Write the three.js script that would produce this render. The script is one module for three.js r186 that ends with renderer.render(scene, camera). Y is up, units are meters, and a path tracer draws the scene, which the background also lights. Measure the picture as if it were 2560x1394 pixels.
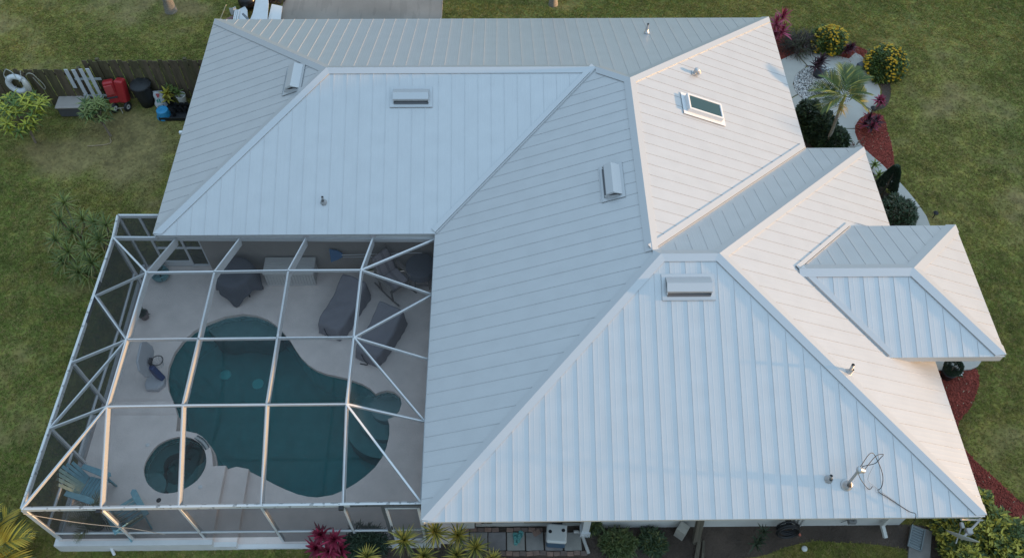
import * as THREE from 'three';
import { mergeGeometries } from 'three/addons/utils/BufferGeometryUtils.js';
import { RoundedBoxGeometry } from 'three/addons/geometries/RoundedBoxGeometry.js';

// ------------------------------------------------------------------ camera, sky, sun, exposure
const V = (x, y, z) => new THREE.Vector3(x, y, z);
const lerp = (a, b, t) => a + (b - a) * t;
const scene = new THREE.Scene();
const W = 1024, H = 557;
const renderer = new THREE.WebGLRenderer({ antialias: true });
renderer.setSize(W, H);
renderer.toneMapping = THREE.LinearToneMapping;
renderer.toneMappingExposure = 1.57;
renderer.shadowMap.enabled = true;
renderer.shadowMap.type = THREE.PCFSoftShadowMap;
const camera = new THREE.PerspectiveCamera(35.652, W / H, 0.1, 400);
const EYE = V(1.4912, 15.2372 + 2.2, 5.4042);
const PITCH = 0.9587, YAW = 0.0183, ROLL = 0.0083, FPX = 2167.55;      // a drone looking down over the back of the house
const FWD = V(Math.sin(YAW) * Math.cos(PITCH), -Math.sin(PITCH), -Math.cos(YAW) * Math.cos(PITCH));
const RT0 = V(Math.cos(YAW), 0, Math.sin(YAW)), UP0 = RT0.clone().cross(FWD);
const RT = RT0.clone().multiplyScalar(Math.cos(ROLL)).addScaledVector(UP0, Math.sin(ROLL));
const UP = UP0.clone().multiplyScalar(Math.cos(ROLL)).addScaledVector(RT0, -Math.sin(ROLL));
camera.position.copy(EYE);
camera.quaternion.setFromRotationMatrix(new THREE.Matrix4().makeBasis(RT, UP, FWD.clone().negate()));
camera.updateMatrixWorld();
scene.add(camera);

const SUN = V(0.99, 0.066, -0.035).normalize();                          // low in the east (right of the picture)
{ // clear evening sky: blue overhead, paler and warmer toward the horizon and the sun
  const w = 256, h = 128, d = new Float32Array(w * h * 4);
  for (let j = 0; j < h; j++) for (let i = 0; i < w; i++) {
    const ph = ((i + .5) / w - .5) * 2 * Math.PI, th = ((j + .5) / h - .5) * Math.PI;
    const x = Math.cos(ph) * Math.cos(th), y = Math.sin(th), z = Math.sin(ph) * Math.cos(th);
    const s = Math.max(0, x * SUN.x + y * SUN.y + z * SUN.z), e = Math.pow(1 - Math.max(0, y), 1.2);
    const glow = .25 * Math.pow(s, 4) + .5 * Math.pow(s, 24), broad = .84 + .3 * (x * SUN.x + z * SUN.z);
    const c = [lerp(.58, .48, e) * broad + glow, lerp(.87, .54, e) * broad + glow * .7, lerp(1.18, .58, e) * broad + glow * .35];
    const k = (y < 0 ? .5 : 1) * SKYK(), o = (j * w + i) * 4;
    d[o] = c[0] * k; d[o + 1] = c[1] * k; d[o + 2] = c[2] * k; d[o + 3] = 1;
  }
  const t = new THREE.DataTexture(d, w, h, THREE.RGBAFormat, THREE.FloatType);
  t.mapping = THREE.EquirectangularReflectionMapping; t.magFilter = t.minFilter = THREE.LinearFilter; t.needsUpdate = true;
  scene.background = t; scene.environment = t; scene.environmentIntensity = 1;
}
function SKYK() { return .84; }
const sun = new THREE.DirectionalLight(new THREE.Color(1, .61, .29), 4.8);
sun.position.copy(SUN.clone().multiplyScalar(60)); sun.target.position.set(1, 0, -7);
sun.castShadow = true; sun.shadow.radius = 4; sun.shadow.mapSize.set(4096, 4096);
Object.assign(sun.shadow.camera, { left: -26, right: 26, top: 26, bottom: -26, near: 1, far: 140 });
scene.add(sun, sun.target);

// ------------------------------------------------------------------ helpers
let seed = 7;
const rnd = () => { seed = (seed * 1664525 + 1013904223) >>> 0; return seed / 4294967296; };
const rr = (a, b) => a + (b - a) * rnd();
const setSeed = n => { seed = n >>> 0; };

const clamp = (x, a, b) => Math.min(b, Math.max(a, x));
// where the sight line through a point of the photograph (2560 x 1394) meets the height y
function at(px, py, y = 0) {
  const d = FWD.clone().addScaledVector(RT, (px - 1280) / FPX).addScaledVector(UP, -(py - 697) / FPX);
  return EYE.clone().addScaledVector(d, (y - EYE.y) / d.y);
}
function atZ(px, py, z) { const d = FWD.clone().addScaledVector(RT, (px - 1280) / FPX).addScaledVector(UP, -(py - 697) / FPX); return EYE.clone().addScaledVector(d, (z - EYE.z) / d.z); }
// value noise
function hash2(x, y, s) { let n = Math.imul(x | 0, 374761393) + Math.imul(y | 0, 668265263) + Math.imul(s | 0, 2147483647); n = Math.imul(n ^ (n >>> 13), 1274126177); n ^= n >>> 16; return (n >>> 0) / 4294967296; }
function vnoise(x, y, s = 0, per = 0) {
  const xi = Math.floor(x), yi = Math.floor(y), fx = x - xi, fy = y - yi, m = per ? v => ((v % per) + per) % per : v => v;
  const u = fx * fx * (3 - 2 * fx), v = fy * fy * (3 - 2 * fy);
  return lerp(lerp(hash2(m(xi), m(yi), s), hash2(m(xi + 1), m(yi), s), u), lerp(hash2(m(xi), m(yi + 1), s), hash2(m(xi + 1), m(yi + 1), s), u), v);
}
function fbm(x, y, s = 0, oct = 4, per = 0) { let a = .5, r = 0, n = 0; for (let i = 0; i < oct; i++) { r += a * vnoise(x, y, s + i * 17, per); n += a; a *= .5; x *= 2; y *= 2; per *= 2; } return r / n; }
// a tiling colour texture: f(u, v) in 0..1 -> [r, g, b] linear; size in metres
function tex(n, metres, f, srgb = true) {
  const d = new Uint8Array(n * n * 4);
  for (let j = 0; j < n; j++) for (let i = 0; i < n; i++) {
    const c = f(i / n, j / n), o = (j * n + i) * 4;
    for (let k = 0; k < 3; k++) { const x = clamp(c[k], 0, 1); d[o + k] = Math.round(255 * (srgb ? (x <= .0031308 ? 12.92 * x : 1.055 * Math.pow(x, 1 / 2.4) - .055) : x)); }
    d[o + 3] = 255;
  }
  const t = new THREE.DataTexture(d, n, n, THREE.RGBAFormat);
  t.wrapS = t.wrapT = THREE.RepeatWrapping; t.magFilter = THREE.LinearFilter; t.minFilter = THREE.LinearMipmapLinearFilter; t.generateMipmaps = true;
  if (srgb) t.colorSpace = THREE.SRGBColorSpace;
  t.repeat.set(1 / metres, 1 / metres); t.needsUpdate = true;
  return t;
}
// mottled: colour b +- a, patches of 'patch' per tile and grain
function mottle(n, metres, base, amp, patch = 6, grain = .5, s = 1) {
  return tex(n, metres, (u, v) => { const f = (fbm(u * patch, v * patch, s, 4, patch) - .5) * 2 * amp + (hash2(u * n, v * n, s + 9) - .5) * 2 * amp * grain; return base.map(c => c * (1 + f)); });
}
const col = (r, g, b) => new THREE.Color().setRGB(r, g, b);
const std = (c, rough = .8, more = {}) => new THREE.MeshStandardMaterial({ color: Array.isArray(c) ? col(...c) : c, roughness: rough, side: THREE.DoubleSide, ...more });

// geometry collector
class Bd {
  constructor() { this.g = []; this.p = []; }
  tri(a, b, c) { this.p.push(a.x, a.y, a.z, b.x, b.y, b.z, c.x, c.y, c.z); return this; }
  quad(a, b, c, d) { return this.tri(a, b, c).tri(a, c, d); }
  add(geo, m) { let g = geo.index ? geo.toNonIndexed() : geo.clone(); if (m) g.applyMatrix4(m); for (const k of Object.keys(g.attributes)) if (k !== 'position' && k !== 'normal') g.deleteAttribute(k); this.g.push(g); return this; }
  box(cx, cy, cz, sx, sy, sz, ry = 0, rx = 0, rz = 0) { return this.add(new THREE.BoxGeometry(sx, sy, sz), M(cx, cy, cz, ry, rx, rz)); }
  rbox(cx, cy, cz, sx, sy, sz, r = .02, ry = 0, rx = 0, rz = 0, seg = 2) { return this.add(new RoundedBoxGeometry(sx, sy, sz, seg, Math.min(r, sx / 2.01, sy / 2.01, sz / 2.01)), M(cx, cy, cz, ry, rx, rz)); }
  // a rectangular bar from a to b; w across, h along 'up'
  bar(a, b, w, h, up = V(0, 1, 0), drop = 0) {
    const d = b.clone().sub(a), L = d.length(); d.normalize();
    let s = d.clone().cross(up); if (s.lengthSq() < 1e-6) s = d.clone().cross(V(1, 0, 0)); s.normalize();
    const u = s.clone().cross(d).normalize(), c = a.clone().add(b).multiplyScalar(.5).addScaledVector(u, -drop);
    return this.add(new THREE.BoxGeometry(L, h, w), new THREE.Matrix4().makeBasis(d, u, s).setPosition(c));
  }
  cyl(a, b, r0, r1 = r0, n = 10, open = false) {
    const d = b.clone().sub(a), L = d.length(), q = new THREE.Quaternion().setFromUnitVectors(V(0, 1, 0), d.normalize());
    return this.add(new THREE.CylinderGeometry(r1, r0, L, n, 1, open), new THREE.Matrix4().compose(a.clone().add(b).multiplyScalar(.5), q, V(1, 1, 1)));
  }
  tube(pts, r, n = 6, seg = 0, closed = false) { return this.add(new THREE.TubeGeometry(new THREE.CatmullRomCurve3(pts, closed), seg || pts.length * 4, r, n, closed)); }
  lathe(pr, x = 0, y = 0, z = 0, n = 20) { return this.add(new THREE.LatheGeometry(pr.map(q => new THREE.Vector2(q[0], q[1])), n), M(x, y, z)); }
  sph(x, y, z, rx, ry = rx, rz = rx, n = 12) { return this.add(new THREE.SphereGeometry(1, n, Math.max(6, n * .7 | 0)), M(x, y, z).scale(V(rx, ry, rz))); }
  geo(uv = true) {
    const L = [...this.g];
    if (this.p.length) { const g = new THREE.BufferGeometry(); g.setAttribute('position', new THREE.Float32BufferAttribute(this.p, 3)); g.computeVertexNormals(); L.push(g); }
    const g = L.length === 1 ? L[0] : mergeGeometries(L);
    if (uv) boxUV(g);
    return g;
  }
}
function boxUV(g) {
  const p = g.attributes.position, n = g.attributes.normal, a = new Float32Array(p.count * 2);
  for (let i = 0; i < p.count; i += 3) {
    let nx = 0, ny = 0, nz = 0; for (let k = 0; k < 3 && i + k < p.count; k++) { nx += n.getX(i + k); ny += n.getY(i + k); nz += n.getZ(i + k); }
    nx = Math.abs(nx); ny = Math.abs(ny); nz = Math.abs(nz);
    for (let k = i; k < Math.min(i + 3, p.count); k++) {
      const x = p.getX(k), y = p.getY(k), z = p.getZ(k);
      if (ny >= nx && ny >= nz) { a[2 * k] = x; a[2 * k + 1] = z; } else if (nx >= nz) { a[2 * k] = z; a[2 * k + 1] = y; } else { a[2 * k] = x; a[2 * k + 1] = y; }
    }
  }
  g.setAttribute('uv', new THREE.BufferAttribute(a, 2));
}
function M(x, y, z, ry = 0, rx = 0, rz = 0) { return new THREE.Matrix4().makeRotationFromEuler(new THREE.Euler(rx, ry, rz, 'YXZ')).setPosition(x, y, z); }
const used = {};
function numbered(n) { const k = used[n] = (used[n] ?? -1) + 1; return k ? n + '_' + String(k).padStart(3, '0') : n; }
const shadows = o => { o.castShadow = true; o.receiveShadow = true; return o; };
function thing(name, label, category, p = V(0, 0, 0), turn = 0, group) {
  const o = new THREE.Group(); o.name = numbered(name); o.position.copy(p); o.rotation.y = turn; scene.add(o);
  o.userData = { label, category }; if (group) o.userData.group = group;
  return o;
}
// one named mesh under a thing or a part
function part(parent, name, b, mat, label) {
  const m = shadows(new THREE.Mesh(b instanceof Bd ? b.geo() : b, mat)); m.name = name; parent.add(m);
  if (label) m.userData.label = label;
  return m;
}
function tag(o, label, category, group) { o.userData = { ...o.userData, label, category }; if (group) o.userData.group = group; return o; }
function solo(name, label, category, b, mat, p = V(0, 0, 0), turn = 0, group) {   // a thing that is one mesh
  const m = shadows(new THREE.Mesh(b instanceof Bd ? b.geo() : b, mat)); m.name = numbered(name); m.position.copy(p); m.rotation.y = turn; scene.add(m);
  return tag(m, label, category, group);
}
function struct(name, b, mat, parent = scene) {
  const m = shadows(new THREE.Mesh(b instanceof Bd ? b.geo() : b, mat)); m.name = parent === scene ? numbered(name) : name; parent.add(m);
  if (parent === scene) m.userData.kind = 'structure';
  return m;
}
function copyOf(src, p, turn, label, scale) {
  const c = src.clone(); c.name = numbered(src.name.replace(/_\d+$/, '')); c.position.copy(p); c.rotation.y = turn; if (scale) c.scale.setScalar(scale);
  c.userData = { ...src.userData }; if (label) c.userData.label = label; scene.add(c); return c;
}
// flat outline (x, z) -> ShapeGeometry / prism with its top at y
function outline(pts, smooth = 0) {
  if (!smooth) return pts.map(p => new THREE.Vector2(p.x, p.z ?? p.y));
  return new THREE.CatmullRomCurve3(pts.map(p => V(p.x, 0, p.z ?? p.y)), true, 'centripetal').getPoints(smooth).slice(0, -1).map(p => new THREE.Vector2(p.x, p.z));
}
function shapeOf(o, holes = []) { const fl = a => a.map(p => new THREE.Vector2(p.x, -p.y)); const s = new THREE.Shape(fl(o)); for (const h of holes) s.holes.push(new THREE.Path(fl(h))); return s; }
function slabGeo(o, top, thick, holes = [], bevel = 0) {
  const g = new THREE.ExtrudeGeometry(shapeOf(o, holes), { depth: thick - bevel, bevelEnabled: bevel > 0, bevelSize: bevel, bevelOffset: -bevel, bevelThickness: bevel, bevelSegments: 1, steps: 1, curveSegments: 1 });
  g.rotateX(-Math.PI / 2); g.translate(0, top - thick, 0); const b = new Bd(); b.add(g); return b;
}
function sheetGeo(o, y, holes = []) { const g = new THREE.ShapeGeometry(shapeOf(o, holes)); g.rotateX(-Math.PI / 2); g.translate(0, y, 0); const b = new Bd(); b.add(g); return b; }
function inside(x, z, poly) { let r = false; for (let i = 0, j = poly.length - 1; i < poly.length; j = i++) { const a = poly[i], b = poly[j]; if ((a.y > z) !== (b.y > z) && x < (b.x - a.x) * (z - a.y) / (b.y - a.y) + a.x) r = !r; } return r; }

// ------------------------------------------------------------------ leaves
class Lf { // a collector of leaves with their own colours
  constructor() { this.p = []; this.c = []; }
  t(a, b, c, k) { this.p.push(a.x, a.y, a.z, b.x, b.y, b.z, c.x, c.y, c.z); for (let i = 0; i < 3; i++) this.c.push(k[0], k[1], k[2]); }
  q(a, b, c, d, k) { this.t(a, b, c, k); this.t(a, c, d, k); }
  // a strap or blade from p along d that droops; width profile w0 at the base, full at a third, pointed
  blade(p, d, len, w, droop, k, seg = 4, fold = .25) {
    d = d.clone().normalize(); let s = d.clone().cross(V(0, 1, 0)); if (s.lengthSq() < 1e-4) s = V(1, 0, 0); s.normalize();
    let a = p.clone(), prev = null;
    for (let i = 0; i <= seg; i++) {
      const u = i / seg, ww = w * (i === 0 ? .45 : i === seg ? .02 : Math.sin(Math.PI * (.25 + .75 * u)) * .5 + .05), up = s.clone().cross(d).normalize();
      const row = [a.clone().addScaledVector(s, -ww).addScaledVector(up, ww * fold), a.clone(), a.clone().addScaledVector(s, ww).addScaledVector(up, ww * fold)];
      if (prev) { this.q(prev[0], prev[1], row[1], row[0], k); this.q(prev[1], prev[2], row[2], row[1], k); }
      prev = row; a.addScaledVector(d, len / seg); d.y -= droop / seg; d.normalize();
    }
  }
  mesh(parent, name, more = {}) {
    const g = new THREE.BufferGeometry(); g.setAttribute('position', new THREE.Float32BufferAttribute(this.p, 3)); g.setAttribute('color', new THREE.Float32BufferAttribute(this.c, 3)); g.computeVertexNormals();
    return part(parent, name, g, new THREE.MeshPhysicalMaterial({ color: col(1, 1, 1), vertexColors: true, roughness: .6, side: THREE.DoubleSide, ...more }));
  }
}
const vary = (c, a = .3) => { const k = 1 + (rnd() - .5) * 2 * a; return [c[0] * k * (1 + (rnd() - .5) * a * .5), c[1] * k, c[2] * k]; };
function rosette(L, c, n, len, w, colf, rise = .8, droop = .6, seg = 4) {
  for (let i = 0; i < n; i++) { const a = i * 2.39996 + rr(-.2, .2), t = i / n, el = lerp(-.15, 1.3, t * rise / .8) + rr(-.12, .12); L.blade(c.clone().add(V(0, t * len * .12, 0)), V(Math.cos(a) * Math.cos(el), Math.sin(el), Math.sin(a) * Math.cos(el)), len * rr(.75, 1.1), w * rr(.8, 1.2), droop * rr(.6, 1.3), colf(t), seg); }
}
// foliage spread through a lumpy volume: f(theta, phi) scales the radii; short leaves in clumps
function crown(L, c, rx, ry, rz, clumps, per, len, w, colf, opt = {}) {
  const sd = opt.seed ?? 1, lo = opt.low ?? -.4;
  for (let i = 0; i < clumps; i++) {
    let u = rr(lo, 1), a = rr(0, 6.2832), q = Math.sqrt(1 - u * u), dir = V(q * Math.cos(a), u, q * Math.sin(a));
    const lump = .72 + .5 * vnoise(dir.x * 2.2 + 10 + sd, dir.z * 2.2 + dir.y * 1.7 + 20, sd), r = (opt.shell ? rr(.82, 1) : Math.pow(rnd(), .4)) * lump;
    const o = V(c.x + dir.x * rx * r, c.y + dir.y * ry * r, c.z + dir.z * rz * r), k0 = colf(dir, r);
    for (let j = 0; j < per; j++) { const b = rr(0, 6.2832), el = rr(-.5, 1.0); const d = V(Math.cos(b) * Math.cos(el), Math.sin(el), Math.sin(b) * Math.cos(el)).addScaledVector(dir, opt.out ?? .7); L.blade(o.clone().add(V(rr(-1, 1), rr(-1, 1), rr(-1, 1)).multiplyScalar(len * .45)), d, len * rr(.7, 1.2), w * rr(.8, 1.2), opt.droop ?? .7, vary(k0, .22), opt.seg ?? 2); }
  }
}
const mBark = std([1, 1, 1], .95, { map: mottle(128, .5, [.19, .15, .11], .3, 8, .6, 81) });
const gp = (x, y, h = 0) => { const p = at(x, y, h); return V(p.x, 0, p.z); };

// ------------------------------------------------------------------ house
const EV = 2.2, PM = .4073, XA = -6.276, XB = 8.794, XD = 10.2, ZA = -13.939, ZI = -6.561, ZC = -9.07;
const roofTex = mottle(256, 1.3, [.52, .52, .52], .04, 5, .6, 3);
const mRoof = new THREE.MeshStandardMaterial({ color: col(1, 1, 1), map: roofTex, roughness: .38, metalness: .42, side: THREE.DoubleSide });
const mTrim = new THREE.MeshStandardMaterial({ color: col(.495, .5, .505), roughness: .38, metalness: .42, side: THREE.DoubleSide });
const mValley = new THREE.MeshStandardMaterial({ color: col(.505, .505, .505), roughness: .34, metalness: .35, side: THREE.DoubleSide });
const mDeckUnder = std([.2, .17, .14], .9);
const mFascia = std([.5, .5, .49], .6);
const mStucco = std([1, 1, 1], .9, { map: mottle(256, 2.2, [.56, .56, .53], .1, 7, .4, 5) });
const mTan = std([1, 1, 1], .9, { map: mottle(256, 2.2, [.3, .27, .24], .1, 7, .4, 6) });
const mWhite = std([.6, .61, .62], .45);
const mGlassDark = new THREE.MeshPhysicalMaterial({ color: col(.03, .035, .04), roughness: .06, metalness: 0, clearcoat: 1, clearcoatRoughness: .05, side: THREE.DoubleSide });
const mGalv = new THREE.MeshStandardMaterial({ color: col(.5, .5, .5), roughness: .4, metalness: .7, side: THREE.DoubleSide });
const mBlack = std([.015, .015, .017], .5);

const house = thing('house', 'single-storey house under a white standing-seam metal hip roof with two cross wings', 'house', V(0, 0, 0));
const interp = (ch, u) => { if (u <= ch[0][0]) return ch[0][1]; for (let i = 1; i < ch.length; i++) if (u <= ch[i][0]) { const [a, b] = [ch[i - 1], ch[i]]; return lerp(a[1], b[1], b[0] === a[0] ? 1 : (u - a[0]) / (b[0] - a[0])); } return ch[ch.length - 1][1]; };
const SEAM = .305;
const P0 = (O, U, D) => (u, d, off = 0) => { const n = V(-D.x * PM, 1, -D.z * PM).normalize(); return V(O.x + U.x * u + D.x * d, O.y + PM * d, O.z + U.z * u + D.z * d).addScaledVector(n, off); };
// the cross section of one sheet: a standing rib on its first edge, then faint pencil ribs
const PROFILE = [[0, .001], [.001, .01], [.011, .01], [.012, .001], [.085, .001], [.1, .002], [.115, .001], [.19, .001], [.205, .002], [.22, .001], [.3049, .001]];
function slope(O, U, D, lo, hi, phase = 0, gapHi = .1, gapLo = .0) {
  const at3 = P0(O, U, D), u0 = Math.min(lo[0][0], hi[0][0]), u1 = Math.max(lo[lo.length - 1][0], hi[hi.length - 1][0]);
  const brk = [...lo, ...hi].map(q => q[0]);
  // the boarding under the sheets
  const b = new Bd(), us = [...new Set([...brk, u0, u1])].sort((a, c) => a - c);
  for (let i = 1; i < us.length; i++) {
    const [a, c] = [us[i - 1], us[i]]; if (c - a < 1e-4) continue;
    const q = (u, f, o) => at3(u, interp(f, u), o);
    b.quad(q(a, lo, -.012), q(c, lo, -.012), q(c, hi, -.012), q(a, hi, -.012));
  }
  const sl = part(house, 'roof_slope', b, mDeckUnder);
  for (let k = Math.floor((u0 - phase) / SEAM); ; k++) {
    const s = phase + k * SEAM; if (s >= u1) break;
    const pb = new Bd(); let any = false;
    const xs = [...new Set([...PROFILE.map(q => s + q[0]), ...brk.filter(x => x > s && x < s + SEAM)])].filter(x => x >= u0 - 1e-6 && x <= u1 + 1e-6).sort((a, c) => a - c);
    if (xs.length < 2) continue;
    const off = u => { const r = u - s; for (let i = 1; i < PROFILE.length; i++) if (r <= PROFILE[i][0]) return lerp(PROFILE[i - 1][1], PROFILE[i][1], (r - PROFILE[i - 1][0]) / (PROFILE[i][0] - PROFILE[i - 1][0])); return PROFILE[PROFILE.length - 1][1]; };
    for (let i = 1; i < xs.length; i++) {
      const a = xs[i - 1], c = xs[i]; if (c - a < 1e-5) continue;
      const rib = (a + c) / 2 - s < .0135, gh = gapHi * (rib ? 1 : .2), gl = gapLo * (rib ? 1 : .1);
      const E = u => { const l = interp(lo, u), h = interp(hi, u); return [l > 1e-3 ? l + gl : l - .02, h - gh]; };
      const [la, ha] = E(a), [lc, hc] = E(c); if (ha <= la && hc <= lc) continue; any = true;
      const oa = off(a), oc = off(c);
      pb.quad(at3(a, la, oa), at3(c, lc, oc), at3(c, Math.max(lc, hc), oc), at3(a, Math.max(la, ha), oa));
      if (rib) { const l0 = interp(lo, a), l1 = interp(lo, c), h0 = interp(hi, a), h1 = interp(hi, c); if (gapLo && l0 > .001) pb.quad(at3(a, l0, .001), at3(c, l1, .001), at3(c, lc, .001), at3(a, la, .001)); pb.quad(at3(a, ha, .001), at3(c, hc, .001), at3(c, h1, .001), at3(a, h0, .001)); }
      if (rib && oa > .01 && oc > .01) pb.quad(at3(a, la, .001), at3(c, lc, .001), at3(c, lc, oc), at3(a, la, oa)).quad(at3(a, ha, .001), at3(c, hc, .001), at3(c, hc, oc), at3(a, ha, oa));
    }
    if (any) { const g = pb.geo(); g.computeVertexNormals(); part(sl, 'roof_panel', g, mRoof); }
  }
  return sl;
}
const hs = -ZC / 2, hl = (ZI - ZA) / 2, hm = XB / 2, lw = ZI - ZA;
const X = V(1, 0, 0), Z = V(0, 0, 1), nX = V(-1, 0, 0), nZ = V(0, 0, -1);
slope(V(0, EV, 0), X, nZ, [[0, 0], [XD, 0]], [[0, 0], [hs, hs], [XD - hs, hs], [XD, 0]], .118);                                             // south slope of the near wing
slope(V(0, EV, 0), nZ, X, [[0, 0], [-ZI, 0], [-ZI + hl, hl]], [[0, 0], [hs, hs], [hs + hs - hm, hm], [-ZA - hm, hm], [-ZI + hl, hl]], .1, .1, .1); // long west slope
slope(V(XB, EV, ZA), Z, nX, [[0, 0], [ZC - ZA, 0], [ZC - ZA + hm, hm]], [[0, 0], [hm, hm], [ZC - ZA + hm, hm]], .2, .1, .14);           // east slope
slope(V(XD, EV, ZC), nX, Z, [[0, 0], [XD - XB, 0], [XD - XB + hm, hm]], [[0, 0], [hs, hs], [XD - hs, hs], [XD - XB + hm, hm]], .12, .12, .2);
slope(V(XD, EV, ZC), Z, nX, [[0, 0], [-ZC, 0]], [[0, 0], [hs, hs], [-ZC, 0]], .16);                                                          // east slope of the near wing
slope(V(XB, EV, ZA), nX, Z, [[0, 0], [XB - XA, 0]], [[0, 0], [hm, hm], [XB - hl, hl], [XB - XA - hl, hl], [XB - XA, 0]], .1);             // long north slope
slope(V(XA, EV, ZI), X, nZ, [[0, 0], [-XA, 0], [-XA + hl, hl]], [[0, 0], [hl, hl], [-XA + hl, hl]], .2, .1, .12);                            // south slope of the west wing
slope(V(XA, EV, ZA), Z, X, [[0, 0], [lw, 0]], [[0, 0], [hl, hl], [lw, 0]], .05);                                                             // west slope
// entrance roof, riding on the east slope
const EX = 11.37, E0 = -6.301, E1 = -3.045, EH = .463, EY = EV + EH, hp = (E1 - E0) / 2, EZ = (E0 + E1) / 2, ux0 = XD - (EH + PM * hp) / PM, ux1 = XD - EH / PM;
slope(V(ux0, EY, E1), X, nZ, [[0, hp], [ux1 - ux0, 0], [EX - ux0, 0]], [[0, hp], [EX - hp - ux0, hp], [EX - ux0, 0]], .06, .1, .1);
slope(V(ux0, EY, E0), X, Z, [[0, hp], [ux1 - ux0, 0], [EX - ux0, 0]], [[0, hp], [EX - hp - ux0, hp], [EX - ux0, 0]], .2, .1, .1);
slope(V(EX, EY, E0), Z, nX, [[0, 0], [2 * hp, 0]], [[0, 0], [hp, hp], [2 * hp, 0]], .12);
// ridge and hip caps: a folded strip over each edge
const nrm = D => V(-D.x * PM, 1, -D.z * PM).normalize();
let capLift = 0;
function cap(a, b, D1, D2, w = .135) {
  const bd = new Bd(), d = b.clone().sub(a).normalize(), hip = Math.abs(d.y) > .01; capLift += .0011;
  const A = a.clone().add(V(0, .036 + capLift, 0)), B = b.clone().add(V(0, .036 + capLift, 0));
  for (const D of [D1, D2]) {
    const n = nrm(D); let s = n.clone().cross(d); if (s.dot(V(-D.x, -PM, -D.z)) < 0) s.negate();
    const t = hip ? -w * D.dot(s) / D.dot(d) : 0;                        // the strip is cut along the eave
    const a1 = a.clone().addScaledVector(d, t).addScaledVector(s, w).addScaledVector(n, .022 + capLift), b1 = b.clone().addScaledVector(s, w).addScaledVector(n, .022 + capLift);
    const a2 = a1.clone().addScaledVector(n, -.018 - capLift), b2 = b1.clone().addScaledVector(n, -.018 - capLift);
    bd.quad(A, B, b1, a1).quad(a1, b1, b2, a2).quad(A, a1, a2, a).quad(B, b1, b2, b);
  }
  part(house, 'ridge_cap', bd, mTrim);
}
const pA = V(XA, EV, ZA), pB = V(XB, EV, ZA), pI = V(XA, EV, ZI), pH = V(0, EV, ZI), pG = V(0, EV, 0), pF = V(XD, EV, 0), pD = V(XD, EV, ZC), pC = V(XB, EV, ZC);
const rz = (ZA + ZI) / 2, W1 = V(XA + hl, EV + PM * hl, rz), E1p = V(hl, EV + PM * hl, rz), pP = V(hm, EV + PM * hm, ZA + hm), pQ = V(hm, EV + PM * hm, ZC + hm), S1 = V(hs, EV + PM * hs, -hs), S2 = V(XD - hs, EV + PM * hs, -hs);
cap(pA, W1, Z, X); cap(W1, E1p, Z, nZ); cap(pI, W1, X, nZ); cap(E1p, pP, Z, X); cap(pP, pQ, X, nX); cap(pB, pP, Z, nX); cap(pQ, S1, X, Z); cap(S1, S2, Z, nZ); cap(pG, S1, X, nZ); cap(pF, S2, nX, nZ); cap(pD, S2, nX, Z);
const R0 = V(ux0, EY + PM * hp, EZ), R1 = V(EX - hp, EY + PM * hp, EZ), c0 = V(EX, EY, E0), c1 = V(EX, EY, E1), v0 = V(ux1, EY, E0), v1 = V(ux1, EY, E1);
cap(R0, R1, Z, nZ, .15); cap(c0, R1, Z, nX, .15); cap(c1, R1, nZ, nX, .15);
// valley flashing: a shallow trough with two raised lips
function valley(a, b, D1, D2, w1 = .13, w2 = .05) {
  const bd = new Bd(), d = b.clone().sub(a).normalize();
  for (const [D, w] of [[D1, w1], [D2, w2]]) {
    const n = nrm(D); let s = n.clone().cross(d); if (s.dot(V(D.x, 0, D.z)) < 0) s.negate();
    const q = (p, x, o) => p.clone().addScaledVector(s, x).addScaledVector(n, o);
    bd.quad(q(a, 0, .006), q(b, 0, .006), q(b, .02, .03), q(a, .02, .03)).quad(q(a, .02, .03), q(b, .02, .03), q(b, w, .03), q(a, w, .03)).quad(q(a, w, .03), q(b, w, .03), q(b, w, .003), q(a, w, .003));
  }
  part(house, 'valley_flashing', bd, mValley);
}
valley(pH, E1p, nZ, X); valley(pC, pQ, nX, Z, .15, .02);
valley(v0, R0, nX, Z, .1, .02); valley(v1, R0, nX, nZ, .02, .13);
// fascia, soffit
const eave = [pG, pF, pD, pC, pB, pA, pI, pH];
for (let i = 0; i < 8; i++) {
  const a = eave[i], b = eave[(i + 1) % 8], d = b.clone().sub(a).normalize(), out = V(-d.z, 0, d.x);
  const q = new Bd().bar(a.clone().addScaledVector(out, -.035).add(V(0, -.1, 0)), b.clone().addScaledVector(out, -.035).add(V(0, -.1, 0)), .025, .17);
  part(house, 'fascia', q, mFascia);
}
for (const [a, b] of [[v1, c1], [c1, c0], [c0, v0]]) part(house, 'fascia', new Bd().bar(a.clone().add(V(-.03, -.1, 0)), b.clone().add(V(-.03, -.1, 0)), .025, .17), mFascia);
{ const o = eave.map(p => new THREE.Vector2(clamp(p.x, XA + .05, XD - .05), clamp(p.z, ZA + .05, -.05))); part(house, 'soffit', sheetGeo(o, EV - .16), std([.55, .55, .53], .8)); }
part(house, 'soffit', sheetGeo([V(ux1, 0, E0 + .04), V(EX - .05, 0, E0 + .04), V(EX - .05, 0, E1 - .04), V(ux1, 0, E1 - .04)].map(p => new THREE.Vector2(p.x, p.z)), EY - .15), mFascia);
for (const z of [E0 + .6, E1 - 1.0]) part(house, 'porch_column', new Bd().cyl(V(EX - .75, .03, z), V(EX - .75, EY - .15, z), .1, .09, 14).rbox(EX - .75, .12, z, .27, .2, .27, .02).rbox(EX - .75, EY - .23, z, .26, .16, .26, .02), mWhite);
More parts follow.
